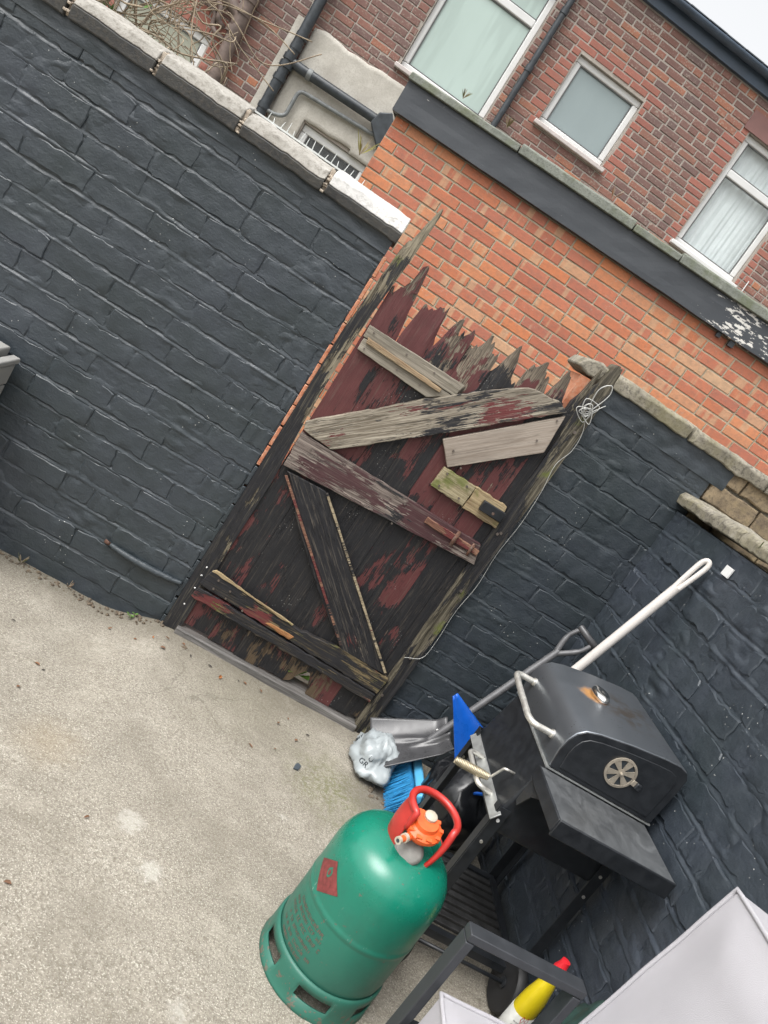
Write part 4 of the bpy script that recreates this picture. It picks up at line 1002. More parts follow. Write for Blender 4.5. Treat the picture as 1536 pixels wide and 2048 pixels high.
    for v_ in b.v: v_ += Vector((.002*N3(v_.x*60, v_.y*60, 1), .002*N3(v_.y*50, v_.z*60, 2), .003*N3(v_.x*50, v_.z*50, 3)))
    b.build('dust_cap', simple('dirty_white', (.17, .165, .15), .6, var=.2, scale=60), e, smooth=True)
    # faded red printing
    pr = simple('faded_red_print', (.17, .034, .032), .6, var=.35, scale=90); pt = simple('faded_red_lettering', (.115, .075, .06), .6, var=.3, scale=120)
    def on(a, z_, lift=.0012):
        a = R(a); r_ = .158+lift; return (cx+r_*math.cos(a), cy+r_*math.sin(a), z_)
    b = MB(); a0, z0, ha, hz = 202.5, .302, 21, .049
    b.grid(14, 14, lambda u, t: on(a0+ha*((u-.5)+(t-.5)), z0+hz*((t-.5)-(u-.5)), .0010))
    d_ = b.build('hazard_diamond', pr, e, smooth=True)
    fl = MB()   # flame in the diamond: an outline drop
    def drop(s_, lift, bb):
        n = 22; P = []
        for k in range(n):
            t = 2*math.pi*k/n; P.append((a0+3.4*s_*math.sin(t)*(1-.45*math.cos(t)*.5), z0+.012+.013*s_*(-math.cos(t))+(.006*s_ if k == n//2 else 0)))
        bb.add([on(x_, y_, lift) for x_, y_ in P], [tuple(range(n))])
    drop(1., .0016, fl); fl.build('flame_mark', G, d_)
    f2 = MB(); drop(.55, .0022, f2); f2.build('flame_mark', pr, d_)
    rr = random.Random(4); b = MB()
    for ln, (zz, w0, w1, h) in enumerate([(.196, 193, 232, .010), (.178, 186, 236, .010), (.158, 184, 238, .011), (.137, 190, 233, .010), (.117, 187, 236, .009), (.100, 195, 228, .009)]):
        a = w0
        while a < w1:
            wd = rr.uniform(2.0, 3.2); k = rr.random(); s_ = .55
            def st(ax0, ax1, z0_, z1_): b.add([on(ax0, z0_), on(ax1, z0_), on(ax1, z1_), on(ax0, z1_)], [(0, 1, 2, 3)])
            st(a, a+s_, zz, zz+h)
            if k < .7: st(a+s_, a+wd-.4, zz+h*.8, zz+h)
            if .3 < k < .9: st(a+s_, a+wd-.4, zz+h*.4, zz+h*.58)
            if k > .5: st(a+wd-.4-s_, a+wd-.4, zz+h*.1, zz+h*.9)
            if k < .4: st(a+s_, a+wd-.4, zz, zz+h*.18)
            a += wd+(.5 if rr.random() > .16 else 3.2)
    b.build('printed_lettering', pt, e)
gas()

# ------------------------------------------------------------------ barbecue
def bbq():
    e = empty('barbecue', (1.2, -.86, 0)); tag(e, 'black charcoal barbecue trolley with closed lid and steel handles', 'barbecue')
    # lid enamel, rusty round the vent cap
    M = Mat('bbq_lid_enamel'); v = M.pos(); n1 = M.noise(v, 18, 5)
    c = M.mix(n1, (.175, .19, .21), (.20, .216, .236))
    k = M.n('ShaderNodeVectorMath'); k.operation = 'DISTANCE'; M.l(v, k.inputs[0]); k.inputs[1].default_value = (1.155, -.815, .90)
    rn = M.math('ADD', k.outputs['Value'], M.math('MULTIPLY', M.noise(v, 45, 5, .7), -.05)); mk = M.ramp(rn, [(.006, 1.), (.026, 0.)])
    c = M.mix(M.math('MULTIPLY', mk, .85), c, M.mix(M.noise(v, 120, 3), (.25, .09, .02), (.55, .27, .05)))
    k2 = M.n('ShaderNodeVectorMath'); k2.operation = 'DISTANCE'; M.l(v, k2.inputs[0]); k2.inputs[1].default_value = (1.26, -.85, .91)
    sp = M.math('MULTIPLY', M.ramp(M.voro(v, 110), [(.1, 1.), (.22, 0.)]), M.step(M.noise(v, 14, 3), .50, .60)); sp2 = M.math('MULTIPLY', M.ramp(k2.outputs['Value'], [(.04, 1.), (.12, 0.)]), M.step(M.noise(v, 30, 4), .42, .6))
    c = M.mix(M.math('MULTIPLY', sp, .7), c, (.010, .009, .008)); c = M.mix(M.math('MULTIPLY', sp2, .6), c, (.13, .085, .045))
    LID = M.fin(c, M.ramp(n1, [(.3, .36), (.7, .41)]), M.bump(M.noise(v, 260, 3), .02, .003), Metallic=M.math('SUBTRACT', .82, M.math('MULTIPLY', mk, .7)))
    SH = Mat('bbq_shelf_worn'); v = SH.pos(); s_ = SH.noise(SH.map(v, (1.0, .7, 1), (0, 0, 0), (0, 0, R(30))), 14, 7, .72, 1.2)
    SHELF = SH.fin(SH.mix(SH.step(s_, .35, .68), (.15, .158, .166), (.25, .26, .268)), SH.ramp(s_, [(.3, .32), (.7, .55)]), None, Metallic=.7)
    y0, y1 = -1.06, -.655
    lid = [(1.037, .732), (1.030, .79), (1.033, .825), (1.043, .852), (1.062, .871), (1.10, .884), (1.20, .904), (1.30, .918), (1.348, .921), (1.374, .914), (1.387, .895), (1.388, .85), (1.384, .732)]
    L = MB().prism(lid, 'y', y0, y1).build('lid', LID, e, bevel=.004, seg=2)
    pl = [((x-1.21)*.992+1.21, (z-.825)*.985+.825) for x, z in lid]
    MB().prism(pl, 'y', y0-.003, y0+.002).build('end_plate', M_BBQ, L, bevel=.0015)
    ins = [((x-1.21)*.86+1.21, (z-.815)*.80+.812) for x, z in lid]
    MB().prism(ins, 'y', y0-.006, y0-.0025).build('end_panel', M_BBQ, L, bevel=.003)
    body = [(1.036, .724), (1.006, .535), (1.010, .49), (1.03, .480), (1.36, .480), (1.378, .50), (1.384, .724)]
    Bd = MB().prism(body, 'y', y0+.004, y1-.004).build('firebox', M_BBQ, e, bevel=.008, seg=3)
    MB().box2(1.030, 1.388, y0-.002, y1, .7255, .7305).build('lid_seam', M_ALU, e)
    def vent(par, x, z, r, y):
        ring = MB(); T = Matrix.Translation((x, y, z)) @ Matrix.Rotation(R(90), 4, 'X')
        ring.lathe([(r, 0), (r, .004), (r*.86, .005), (r*.84, 0)], 32, M=T)
        o = ring.build('vent_disc', M_BRONZE, par, smooth=True, flat_angle=40)
        MB().lathe([(0, -.001), (r*.85, -.001), (r*.85, .001), (0, .001)], 28, M=T).build('vent_hole', M_PIPE, o)
        sp_ = MB()
        for k in range(6):
            a = R(60*k+20); w_ = R(15)
            P = [(r*.2*math.cos(a-w_*1.6), r*.2*math.sin(a-w_*1.6)), (r*.86*math.cos(a-w_), r*.86*math.sin(a-w_)), (r*.86*math.cos(a+w_), r*.86*math.sin(a+w_)), (r*.2*math.cos(a+w_*1.6), r*.2*math.sin(a+w_*1.6))]
            sp_.prism(P, 'z', .002, .0045, T)
        sp_.lathe([(0, .001), (r*.24, .001), (r*.24, .005), (0, .0055)], 16, M=T); sp_.lathe([(0, .005), (r*.09, .005), (r*.08, .012), (0, .014)], 12, M=T)
        sp_.build('vent_spokes', M_BRONZE, o)
        tab = MB(); T2 = T @ Matrix.Rotation(R(-8), 4, 'Z'); tab.box((r*1.12, 0, .004), (r*.35, r*.36, .003), T2); tab.build('vent_tab', M_BRONZE, o, bevel=.001)
        tb = MB(); tb.box((r*1.42, 0, .006), (r*.42, r*.42, .012), T2); tb.build('vent_grip', M_BBQ, o, bevel=.003)
    vent(L, 1.21, .822, .046, y0-.0070)
    vent(Bd, 1.195, .600, .046, y0+.0030)
    # lid vent cap
    T = Matrix.Translation((1.172, -.815, .899)) @ Matrix.Rotation(R(-8), 4, 'Y')
    MB().lathe([(.034, 0), (.037, .006), (.036, .012), (.030, .018), (.020, .0195), (0, .018)], 32, M=T @ Matrix.Diagonal((.72, 1.25, 1, 1))).build('vent_cap', M_CHROME, L, smooth=True, flat_angle=60)
    # handles
    h = fillet([(1.032, -.712, .802), (.962, -.712, .800), (.955, -.765, .798), (.955, -.955, .786), (.966, -.985, .786), (1.032, -.985, .788)], .035, 6)
    H = MB().tube(h, .0095, 14).build('lid_handle', M_STEEL, L, smooth=True, flat_angle=60)
    for p in ((1.031, -.712, .802), (1.031, -.985, .788)): MB().tube([(p[0]-.006, p[1], p[2]), (p[0]+.004, p[1], p[2])], .013, 14).build('ferrule', M_STEEL, H, smooth=True, flat_angle=40)
    # ash drawer edge with its bar handle
    st = MB().prism([(1.004, .548), (.986, .520), (.989, .517), (1.008, .546)], 'y', -1.078, -.668).build('drawer_edge', M_ALU, e, bevel=.001)
    MB().tube(fillet([(.998, -.805, .540), (.945, -.812, .545), (.945, -.985, .545), (.998, -.978, .536)], .03, 6), .0075, 12).build('bar_handle', M_STEEL, st, smooth=True, flat_angle=60)
    # crank with spring grip
    cr = MB().tube(fillet([(1.025, -.972, .622), (.992, -.982, .626), (.985, -.976, .622), (.975, -.958, .566), (.88, -.933, .551)], .012, 4), .004, 10).build('crank', M_STEEL, e, smooth=True)
    a, b_ = Vector((.972, -.957, .566)), Vector((.872, -.931, .550)); d = (b_-a); u = d.orthogonal().normalized(); w_ = d.normalized().cross(u); pts = []
    for k in range(22*10+1):
        t = k/220; an = 2*math.pi*k/10; rr_ = .0125*(1-.35*abs(2*t-1)**4); pts.append(a+d*t+(u*math.cos(an)+w_*math.sin(an))*rr_)
    MB().tube(pts, .0022, 6).build('spring_grip', M_SPRING, cr, smooth=True)
    # side shelf
    sh = MB().box2(1.017, 1.375, -1.284, -1.062, .708, .722).build('side_shelf', SHELF, e, bevel=.003)
    MB().box2(1.015, 1.377, -1.288, -1.280, .672, .7225).build('shelf_lip', M_BBQ, sh, bevel=.003)
    MB().box2(1.011, 1.019, -1.286, -1.062, .682, .7225).build('shelf_lip', M_BBQ, sh, bevel=.002)
    MB().prism([(-1.062, .70), (-1.062, .600), (-1.08, .595), (-1.11, .650), (-1.16, .682), (-1.28, .690), (-1.28, .70)], 'x', 1.022, 1.026).build('shelf_bracket', M_BBQ, sh)
    MB().prism([(-1.062, .70), (-1.062, .600), (-1.08, .595), (-1.11, .650), (-1.16, .682), (-1.28, .690), (-1.28, .70)], 'x', 1.366, 1.370).build('shelf_bracket', M_BBQ, sh)
    # legs, rails, slatted shelf, axle, wheels
    for x in (1.016, 1.372):
        for y in (-1.062, -.655):
            lg = MB().box2(x-.017, x+.017, y-.003, y+.001, .012, .56); sx = 1 if x < 1.2 else -1
            lg.box2(x-.017*sx-.0015, x-.017*sx+.0015, y+(.002 if y < -.8 else -.032), y+(.032 if y < -.8 else -.003), .012, .56); l_ = lg.build('leg', M_BBQ, e)
            for z in (.44, .52): MB().tube([(x, y-.006, z), (x, y-.002, z)], .005, 10).build('bolt', M_UPVC if z > .5 and x < 1.2 and y < -.8 else M_STEEL, l_, smooth=True, flat_angle=40)
    fr = MB().box2(1.02, 1.37, -1.055, -1.030, .085, .110).build('shelf_rail', M_BBQ, e); MB().box2(1.02, 1.37, -.690, -.665, .085, .110).build('shelf_rail', M_BBQ, e)
    MB().box2(1.345, 1.368, -1.029, -.691, .085, .118).build('shelf_rail', M_BBQ, e); MB().box2(1.022, 1.045, -1.029, -.691, .085, .118).build('shelf_rail', M_BBQ, e)
    n = 9
    for k in range(n):
        y = -1.00+k*.285/(n-1); MB().box2(1.046, 1.344, y-.0115, y+.0115, .100, .112).build('slat', M_SLAT, e, bevel=.002)
    MB().tube([(.985, -1.085, .085), (1.40, -1.085, .085)], .006, 10).build('axle', M_BBQ, e, smooth=True)
    for x in (.985, 1.352):
        T = Matrix.Translation((x, -1.085, .085)) @ Matrix.Rotation(R(90), 4, 'Y')
        w_ = MB().lathe([(.060, -.014), (.078, -.016), (.084, -.010), (.085, 0), (.084, .010), (.078, .016), (.060, .014)], 36, M=T).build('wheel', M_TYRE, e, smooth=True, flat_angle=50)
        MB().lathe([(0, -.008), (.060, -.008), (.060, .008), (0, .008)], 32, M=T).build('wheel_disc', M_TYRE, w_)
        MB().lathe([(0, -.020), (.016, -.018), (.018, .018), (0, .020)], 20, M=T).build('hub', M_BBQ, w_, smooth=True, flat_angle=40)
M_BRONZE = simple('vent_metal', (.42, .37, .30), .45, .5, var=.15, scale=60); M_CHROME = simple('vent_chrome', (.72, .71, .68), .14, 1., var=.05)
M_SPRING = simple('spring_wire', (.58, .51, .37), .38, .8, var=.15, scale=80); M_SLAT = simple('dusty_black_steel', (.022, .022, .022), .6, var=.4, scale=40); M_TYRE = simple('black_plastic_wheel', (.018, .018, .019), .6, var=.3)
bbq()

# ------------------------------------------------------------------ tools and bags in the corner
def shovel():
    e = empty('snow_shovel', (.95, -.22, .02)); tag(e, 'dark grey snow shovel leaning in the corner behind the barbecue', 'shovel')
    TL, TR, BR, BL = Vector((.862, -.125, .115)), Vector((1.137, -.10, .255)), Vector((1.15, -.30, .245)), Vector((.925, -.325, .035))
    nrm = (TR-TL).cross(BL-TL).normalized()
    if nrm.z < 0: nrm = -nrm
    def f(u, t):   # u along the length from the cutting edge, t across
        p = (TL*(1-t)+BL*t)*(1-u)+(TR*(1-t)+BR*t)*u
        h = .030*(2*t-1)**2+.010*math.sin(u*3.1)*0
        h += .016*math.exp(-((t-.5-.16*(1-u))/.05)**2)*smooth01((u-.3)/.5)+.016*math.exp(-((t-.5+.16*(1-u))/.05)**2)*smooth01((u-.15)/.5)
        h += .040*smooth01((u-.85)/.15)*.6
        return p+nrm*h
    MB().grid(26, 26, f).build('blade', M_SHOVEL, e, smooth=True, solid=.004)
    a = Vector((1.10, -.20, .265)); b = Vector((1.318, -.135, .775)); d = (b-a).normalized()
    MB().tube([a-d*.06, a, a+(b-a)*.5, b], [.012, .0145, .0145, .0145], 14).build('shaft', M_SHAFT, e, smooth=True, flat_angle=60)
    c0 = Vector((1.345, -.125, .895)); c1 = Vector((1.400, -.165, .875)); s_ = (c0-c1).normalized()
    for c in (c0, c1):
        m_ = (b+c)/2+(s_ if c is c0 else -s_)*.018
        MB().tube(crom([b-d*.02, m_, c], 8), [.0115]*8+[.0095]*9, 10).build('grip_fork', M_SHAFT, e, smooth=True)
    MB().tube([c0+s_*.014, c0+s_*.008, c1-s_*.008, c1-s_*.012], [.011, .0145, .0145, .011], 12).build('grip', M_SHOVEL, e, smooth=True, flat_angle=60)
    q = MB(); p = f(.90, .36)+nrm*.004; ux = (TR-TL).normalized()*.014; uy = (BL-TL).normalized()*.022; q.add([p-ux-uy, p+ux-uy, p+ux+uy, p-ux+uy], [(0, 1, 2, 3)]); q.build('price_sticker', M_UPVC, e, solid=.0006)
M_SHOVEL = simple('grey_plastic', (.055, .055, .058), .30, var=.15, scale=30); M_SHAFT = simple('grey_shaft', (.15, .15, .155), .35, .3, var=.15)
shovel()
def broom():
    e = empty('broom', (1.08, -.33, 0)); tag(e, 'broom with pale blue head and long white handle leaning on side wall', 'broom')
    a = Vector((1.095, -.425, .135)); b = Vector((1.385, -.462, 1.39)); d = (b-a).normalized()
    n = 30; pts = [a+(b-a)*k/n for k in range(n+1)]; rs = [.0165]*(n+1)
    rs[0] = .014; rs[-1] = .010
    # hanging end: flattened loop
    hp = a+(b-a)*.9
    MB().tube([a, a+(b-a)*.2, a+(b-a)*.55, hp], [.0155, .0155, .0165, .0165], 18).build('handle', M_WHITEP, e, smooth=True, flat_angle=60)
    side = d.cross(Vector((-.55, -.75, .25))).normalized(); L = (b-hp).length
    loop = [hp-d*.03+side*.004, hp+d*.01+side*.008, hp+d*(L*.8)+side*.0125, hp+d*L+side*.006, hp+d*L-side*.006, hp+d*(L*.8)-side*.0125, hp+d*.01-side*.008, hp-d*.03-side*.004]
    MB().tube(crom(loop, 5), .0092, 12).build('hanging_loop', M_WHITEP, e, smooth=True)
    # head: block along y, bristles to -x and down
    blk = MB(); T = Matrix.Translation((1.085, -.33, .115)) @ Matrix.Rotation(R(-38), 4, 'Y')
    blk.box((0, 0, 0), (.035, .28, .05), T)
    blk.build('head', M_BLUEP, e, bevel=.008)
    br = random.Random(2); bb = MB()
    dirn = Vector((-.062, 0, -.098)); up = Vector((.04, 0, -.02)).normalized()
    for r_ in range(6):
        for k in range(46):
            y = -.465+.27*k/45; o = Vector((1.075, y, .098))+Vector((.03, 0, -.018))*((r_-2.5)/3.2)
            tip = o+dirn*(1.0+br.uniform(-.05, .05))+Vector((br.gauss(0, .004)-.002*r_, br.gauss(0, .003), br.uniform(0, .006)))
            tip.z = max(tip.z, .002); bb.tube([o, (o+tip)/2+Vector((br.gauss(0, .0015), br.gauss(0, .0015), 0)), tip], [.0019, .0018, .0014], 4, False)
    bb.build('bristles', M_BRISTLE, e, smooth=True)
M_WHITEP = simple('white_handle', (.56, .53, .50), .4, var=.06, scale=12); M_BLUEP = simple('sky_blue_plastic', (.085, .36, .60), .4, var=.08); M_BRISTLE = simple('blue_bristle', (.020, .245, .52), .5, var=.2, scale=60)
broom()
def dustpan():
    e = empty('dustpan', (1.1, -.47, .2)); tag(e, 'bright blue plastic dustpan with pointed handle stuck behind the barbecue', 'dustpan')
    tip = Vector((.950, -.455, .530)); A = Vector((1.165, -.43, .445)); Bp = Vector((1.085, -.50, .320))
    def f(u, t):
        p = tip.lerp(A, u).lerp(tip.lerp(Bp, u), t) if u > 0 else tip
        w_ = (A-Bp)*(.12*(1-u)); p = tip.lerp(A, u)*(1-t)+tip.lerp(Bp, u)*t+w_*(.5-t)
        n_ = Vector((-.35, -.85, .25)).normalized(); return p+n_*.028*math.sin(math.pi*t)*u+n_*.004*math.sin(6*t)
    MB().grid(14, 14, f).build('handle', M_BLUED, e, smooth=True, solid=.004)
    MB().prism([(1.12, .36), (1.165, .42), (1.22, .30), (1.15, .27)], 'y', -.47, -.45).build('pan', M_BLUED, e, bevel=.006)
    MB().prism([(1.15, .27), (1.22, .30), (1.22, .312), (1.15, .282)], 'y', -.56, -.47).build('pan_floor', M_BLUED, e, bevel=.003)
M_BLUED = simple('royal_blue_plastic', (.006, .085, .42), .3, var=.15, scale=18)
dustpan()
def blob(name, c, r, mat, seed, crumple=.25, n=40, floor=True, fine=.06, sharp=2):
    b = MB(); vs = []; m_ = n//2
    def f(u, t):
        a = 2*math.pi*u; ph = math.pi*(t-.5); d = Vector((math.cos(ph)*math.cos(a), math.cos(ph)*math.sin(a), math.sin(ph)))
        k = 1+crumple*N3(d.x*1.6, d.y*1.6, d.z*1.6+seed)-fine*sharp*abs(N3(d.x*4, d.y*4, d.z*4+seed*2))-fine*abs(N3(d.x*10, d.y*10, d.z*10+seed))
        p = Vector(c)+Vector((d.x*r[0], d.y*r[1], d.z*r[2]))*k
        if floor and p.z < .003: p.z = .003+.002*abs(N3(p.x*30, p.y*30, 0))
        return p
    b.grid(n, m_, f)
    o = b.build(name, mat, smooth=True)
    bm = bmesh.new(); bm.from_mesh(o.data); bmesh.ops.remove_doubles(bm, verts=bm.verts, dist=.0005); bm.to_mesh(o.data); bm.free()
    for p in o.data.polygons: p.use_smooth = True
    return o
def bags():
    M = Mat('white_bag_plastic'); v = M.pos(); n1 = M.noise(v, 12, 5, .6); rg = M.n('ShaderNodeTexNoise'); rg.noise_type = 'RIDGED_MULTIFRACTAL'; rg.inputs['Scale'].default_value = 14; M.l(v, rg.inputs['Vector'])
    c = M.mix(n1, (.25, .28, .295), (.36, .39, .395)); wb = M.fin(c, .34, M.bump(rg.outputs[0], .8, .016))
    o = blob('plastic_bag', (.925, -.235, .060), (.095, .135, .085), wb, 3, .35, 64, fine=.085); tag(o, 'crumpled white plastic sack with black lettering under the shovel blade', 'bag')
    # printed letters that can be read on it
    for s_, loc, rot, sz in (('GR', (.868, -.330, .050), (R(62), R(0), R(-38)), .030), ('U', (.880, -.343, .085), (R(50), R(0), R(-32)), .026), ('BAV', (.823, -.262, .098), (R(60), R(-70), R(-62)), .024)):
        cu = bpy.data.curves.new('lettering', 'FONT'); cu.body = s_; cu.size = sz; cu.extrude = .0005; cu.align_x = 'CENTER'
        t = bpy.data.objects.new('tmp', cu); COL.objects.link(t); t.location = loc; t.rotation_euler = rot; bpy.context.view_layer.update()
        me = bpy.data.meshes.new_from_object(t.evaluated_get(bpy.context.evaluated_depsgraph_get())); mw = t.matrix_world.copy(); bpy.data.objects.remove(t, do_unlink=True)
        me.transform(mw); me.materials.clear(); me.materials.append(M_PIPE)
        L = link('printed_lettering', me, o); me.transform(Matrix.Translation(-o.location))
        # drop the letters onto the sack
        dg = bpy.context.evaluated_depsgraph_get(); view = (CAM-Vector(loc)).normalized()
        for vv in me.vertices:
            p = vv.co+view*.15; ok, hit, nn, ix = o.ray_cast(p, -view, distance=.4)
            if ok: vv.co = hit+nn*.0012+view*.0005
    M = Mat('bin_bag_plastic'); v = M.pos(); rg = M.n('ShaderNodeTexNoise'); rg.noise_type = 'RIDGED_MULTIFRACTAL'; rg.inputs['Scale'].default_value = 11; M.l(v, rg.inputs['Vector'])
    bb = M.fin((.010, .011, .013), .22, M.bump(rg.outputs[0], .5, .02))
    o = blob('bin_bag', (1.20, -.46, .17), (.15, .15, .20), bb, 8, .3, 56); tag(o, 'shiny black bin bag slumped between the barbecue and the back wall', 'bag')
bags()

# ------------------------------------------------------------------ chair with cushions, bottle, cover
def chair():
    e = empty('garden_chair', (1.05, -1.93, 0)); tag(e, 'dark grey metal garden armchair frame at the bottom right', 'chair')
    mt = simple('anthracite_metal', (.036, .039, .044), .42, .2, var=.12, scale=30)
    for y in (-1.620, -2.245):
        MB().box2(.788, 1.075, y-.018, y+.018, .571, .590).build('armrest', mt, e, bevel=.002)
        MB().box2(.788, .808, y-.019, y+.019, .004, .5695).build('leg', mt, e, bevel=.002)
        MB().box2(1.053, 1.073, y-.019, y+.019, .004, .5695).build('leg', mt, e, bevel=.002)
        MB().box2(.8085, 1.0525, y-.012, y+.012, .29, .325).build('seat_rail', mt, e, bevel=.002); MB().box2(1.0735, 1.2675, y-.012, y+.012, .29, .325).build('seat_rail', mt, e, bevel=.002)
    MB().box2(.79, .81, -2.222, -1.643, .29, .325).build('seat_rail', mt, e, bevel=.002)
    for k in range(7): y = -2.2+k*.09; MB().box2(.812, 1.262, y-.02, y+.02, .318, .330).build('seat_slat', mt, e)
    for y in (-1.66, -2.205):
        b = MB().box2(-.012, .012, y-.015, y+.015, 0, .62); T = Matrix.Translation((1.235, 0, .31)) @ Matrix.Rotation(R(8), 4, 'Y'); b.v = [T @ v for v in b.v]; b.build('back_post', mt, e, bevel=.002)
    b = MB().box2(-.012, .012, -2.19, -1.675, .56, .60); b.v = [T @ v for v in b.v]; b.build('back_rail', mt, e, bevel=.002)
    M = Mat('pale_grey_cushion'); v = M.pos(); n1 = M.noise(v, 5, 4); wv = M.noise(v, 700, 2)
    cm = M.fin(M.mix(n1, (.335, .325, .345), (.40, .39, .41)), .85, M.bump(M.math('ADD', wv, M.math('MULTIPLY', M.noise(M.map(v, (1, 1, .5)), 6, 4), 3.0)), .35, .008), Sheen_Weight=.1)
    def cushion(name, dims, T, seed, lab, puff=.018):
        n = 30; b = MB(); X, Y, Z = dims
        def face(sg):
            def f(u, t):
                ed = min(u, 1-u, t, 1-t); h = puff*smooth01(ed/.22)+.003*N3(u*5, t*5, seed)
                return ((u-.5)*X, (t-.5)*Y, sg*(Z/2+h))
            return f
        b.grid(n, n, face(1)); k = len(b.v); b.grid(n, n, face(-1))
        I = lambda i, j: j*(n+1)+i
        rg = [I(i, 0) for i in range(n)]+[I(n, j) for j in range(n)]+[I(i, n) for i in range(n, 0, -1)]+[I(0, j) for j in range(n, 0, -1)]
        L = len(rg); b.f += [(rg[q], rg[(q+1) % L], k+rg[(q+1) % L], k+rg[q]) for q in range(L)]
        top = [b.v[q].copy() for q in rg]; bot = [b.v[k+q].copy() for q in rg]
        b.v = [T @ v_ for v_ in b.v]
        o = b.build(name, cm, None, bevel=.008, seg=3); tag(o, lab, 'cushion')
        for ln in (top, bot):
            p = [T @ (q*1.0) for q in ln]; p.append(p[0]); MB().tube(p, .0048, 8).build('piping', cm, o, smooth=True)
        return o
    cushion('seat_cushion', (.40, .57, .105), Matrix.Translation((1.012, -1.932, .392)), 2, 'pale grey seat cushion on the garden chair')
    T = Matrix.Translation((1.178, -1.945, .715)) @ Matrix.Rotation(R(82.3), 4, 'Y')
    cushion('back_cushion', (.50, .60, .10), Matrix.Translation((1.178, -1.945, .70)) @ Matrix.Rotation(R(7.6), 4, 'Y') @ Matrix.Rotation(R(90), 4, 'Y'), 5, 'large pale grey back cushion leaning on the garden chair')
chair()
def bottle():
    cx, cy = 1.300, -1.265
    e = empty('cleaner_bottle', (cx, cy, 0)); tag(e, 'yellow plastic cleaner bottle with red cap behind the chair arm', 'bottle')
    S = Matrix.Translation((cx, cy, 0)) @ Matrix.Rotation(R(35), 4, 'Z') @ Matrix.Diagonal((1, .72, 1, 1))
    yl = simple('yellow_plastic', (.60, .47, .012), .35, var=.08)
    MB().lathe([(0, .0), (.040, .0), (.044, .008), (.044, .19), (.041, .235), (.030, .285), (.020, .312), (.014, .320), (0, .322)], 32, M=S).build('body', yl, e, smooth=True, flat_angle=60)
    MB().lathe([(.0448, .045), (.0448, .188)], 32, M=S).build('label', simple('white_label', (.46, .46, .43), .5, var=.12, scale=50), e, smooth=True)
    MB().lathe([(0, .318), (.018, .318), (.018, .345), (.014, .356), (.012, .372), (0, .374)], 20, M=Matrix.Translation((cx, cy, 0))).build('cap', simple('red_cap', (.62, .02, .03), .35, var=.08), e, smooth=True, flat_angle=50)
    pm = simple('grey_print', (.30, .30, .30), .6); rm = simple('red_print', (.5, .04, .04), .6); b = MB(); r_ = MB(); rr = random.Random(3)
    def on(a, z, l=.0453): return S @ Vector((l*math.cos(R(a)), l*math.sin(R(a)), z))
    for k in range(9):
        z = .06+k*.013; a = 195
        while a < 262:
            w_ = rr.uniform(4, 12); b.add([on(a, z), on(a+w_, z), on(a+w_, z+.004), on(a, z+.004)], [(0, 1, 2, 3)]); a += w_+2.5
    b.build('label_print', pm, e)
    for (a0, z0) in ((222, .182), (240, .182)):     # two red-edged hazard diamonds
        P = [(a0, z0-.014), (a0+8, z0), (a0, z0+.014), (a0-8, z0)]; Q = [(a0, z0-.010), (a0+5.5, z0), (a0, z0+.010), (a0-5.5, z0)]
        vs_ = [on(*p, .0456) for p in P]+[on(*p, .0456) for p in Q]; r_.add(vs_, [(k, (k+1) % 4, 4+(k+1) % 4, 4+k) for k in range(4)])
    r_.build('label_print', rm, e)
bottle()
def cover():
    o = blob('folded_cover', (1.315, -1.455, .20), (.085, .085, .245), simple('dark_green_fabric', (.022, .050, .042), .6, var=.3, scale=16, bump=.3, bscale=30), 14, .2, 44)
    tag(o, 'dark green folded cover standing between the chair and side wall', 'cover')
cover()
def storage():
    e = empty('storage_box', (-1.2, -.16, -.07)); tag(e, 'light grey slatted plastic storage box cut off at the left edge', 'storage box')
    gm = simple('light_grey_plastic', (.30, .295, .28), .5, var=.08, scale=20)
    x0, x1, y0, y1, z0, z1 = -1.65, -.952, -.30, -.03, -.085, .612
    n = 8; h = (z1-z0)/n
    for k in range(n): MB().box2(x0, x1-.012, y0+.004, y0+.022, z0+k*h+.003, z0+(k+1)*h-.003).build('panel', gm, e, bevel=.004)
    for k in range(n): MB().box2(x1-.024, x1-.006, y0+.024, y1, z0+k*h+.003, z0+(k+1)*h-.003).build('panel', gm, e, bevel=.004)
    MB().box2(x1-.05, x1, y0-.004, y0+.0035, z0, z1).build('corner_post', gm, e, bevel=.003)
    MB().box2(x0, x1-.045, y0-.010, y1, z1+.004, z1+.045).build('lid', gm, e, bevel=.006); MB().box2(x1-.030, x1+.002, y0-.014, y1, z1+.004, z1+.026).build('lid_edge', gm, e, bevel=.005)
    MB().box2(x0+.02, x1-.03, y0+.03, y1, z0, z1-.01).build('liner', simple('grey_plastic_inside', (.06, .06, .06), .7), e)
storage()

# ------------------------------------------------------------------ plants and litter
def leaf_shape(b, p, d, up, L, W, fold=.15):
    d = d.normalized(); s_ = d.cross(up)
    s_ = s_.normalized() if s_.length > 1e-5 else d.orthogonal().normalized(); n_ = s_.cross(d)
    P = [p, p+d*L*.35+s_*W*.5+n_*W*fold, p+d*L*.75+s_*W*.36+n_*W*fold, p+d*L, p+d*L*.75-s_*W*.36+n_*W*fold, p+d*L*.35-s_*W*.5+n_*W*fold, p+d*L*.4-n_*0]
    b.add(P, [(0, 1, 6), (1, 2, 3, 6), (6, 3, 4, 5), (0, 6, 5)])
M_LEAF = simple('fresh_leaf', (.085, .17, .03), .5, var=.3, scale=40, Transmission_Weight=0.)
M_DRYSTEM = simple('dry_stem', (.27, .215, .15), .8, var=.35, scale=20); M_DEAD = [simple('dead_leaf_brown', (.16, .075, .035), .7, var=.3), simple('dead_leaf_dark', (.035, .028, .024), .7, var=.3), simple('dead_leaf_orange', (.36, .14, .045), .7, var=.2)]
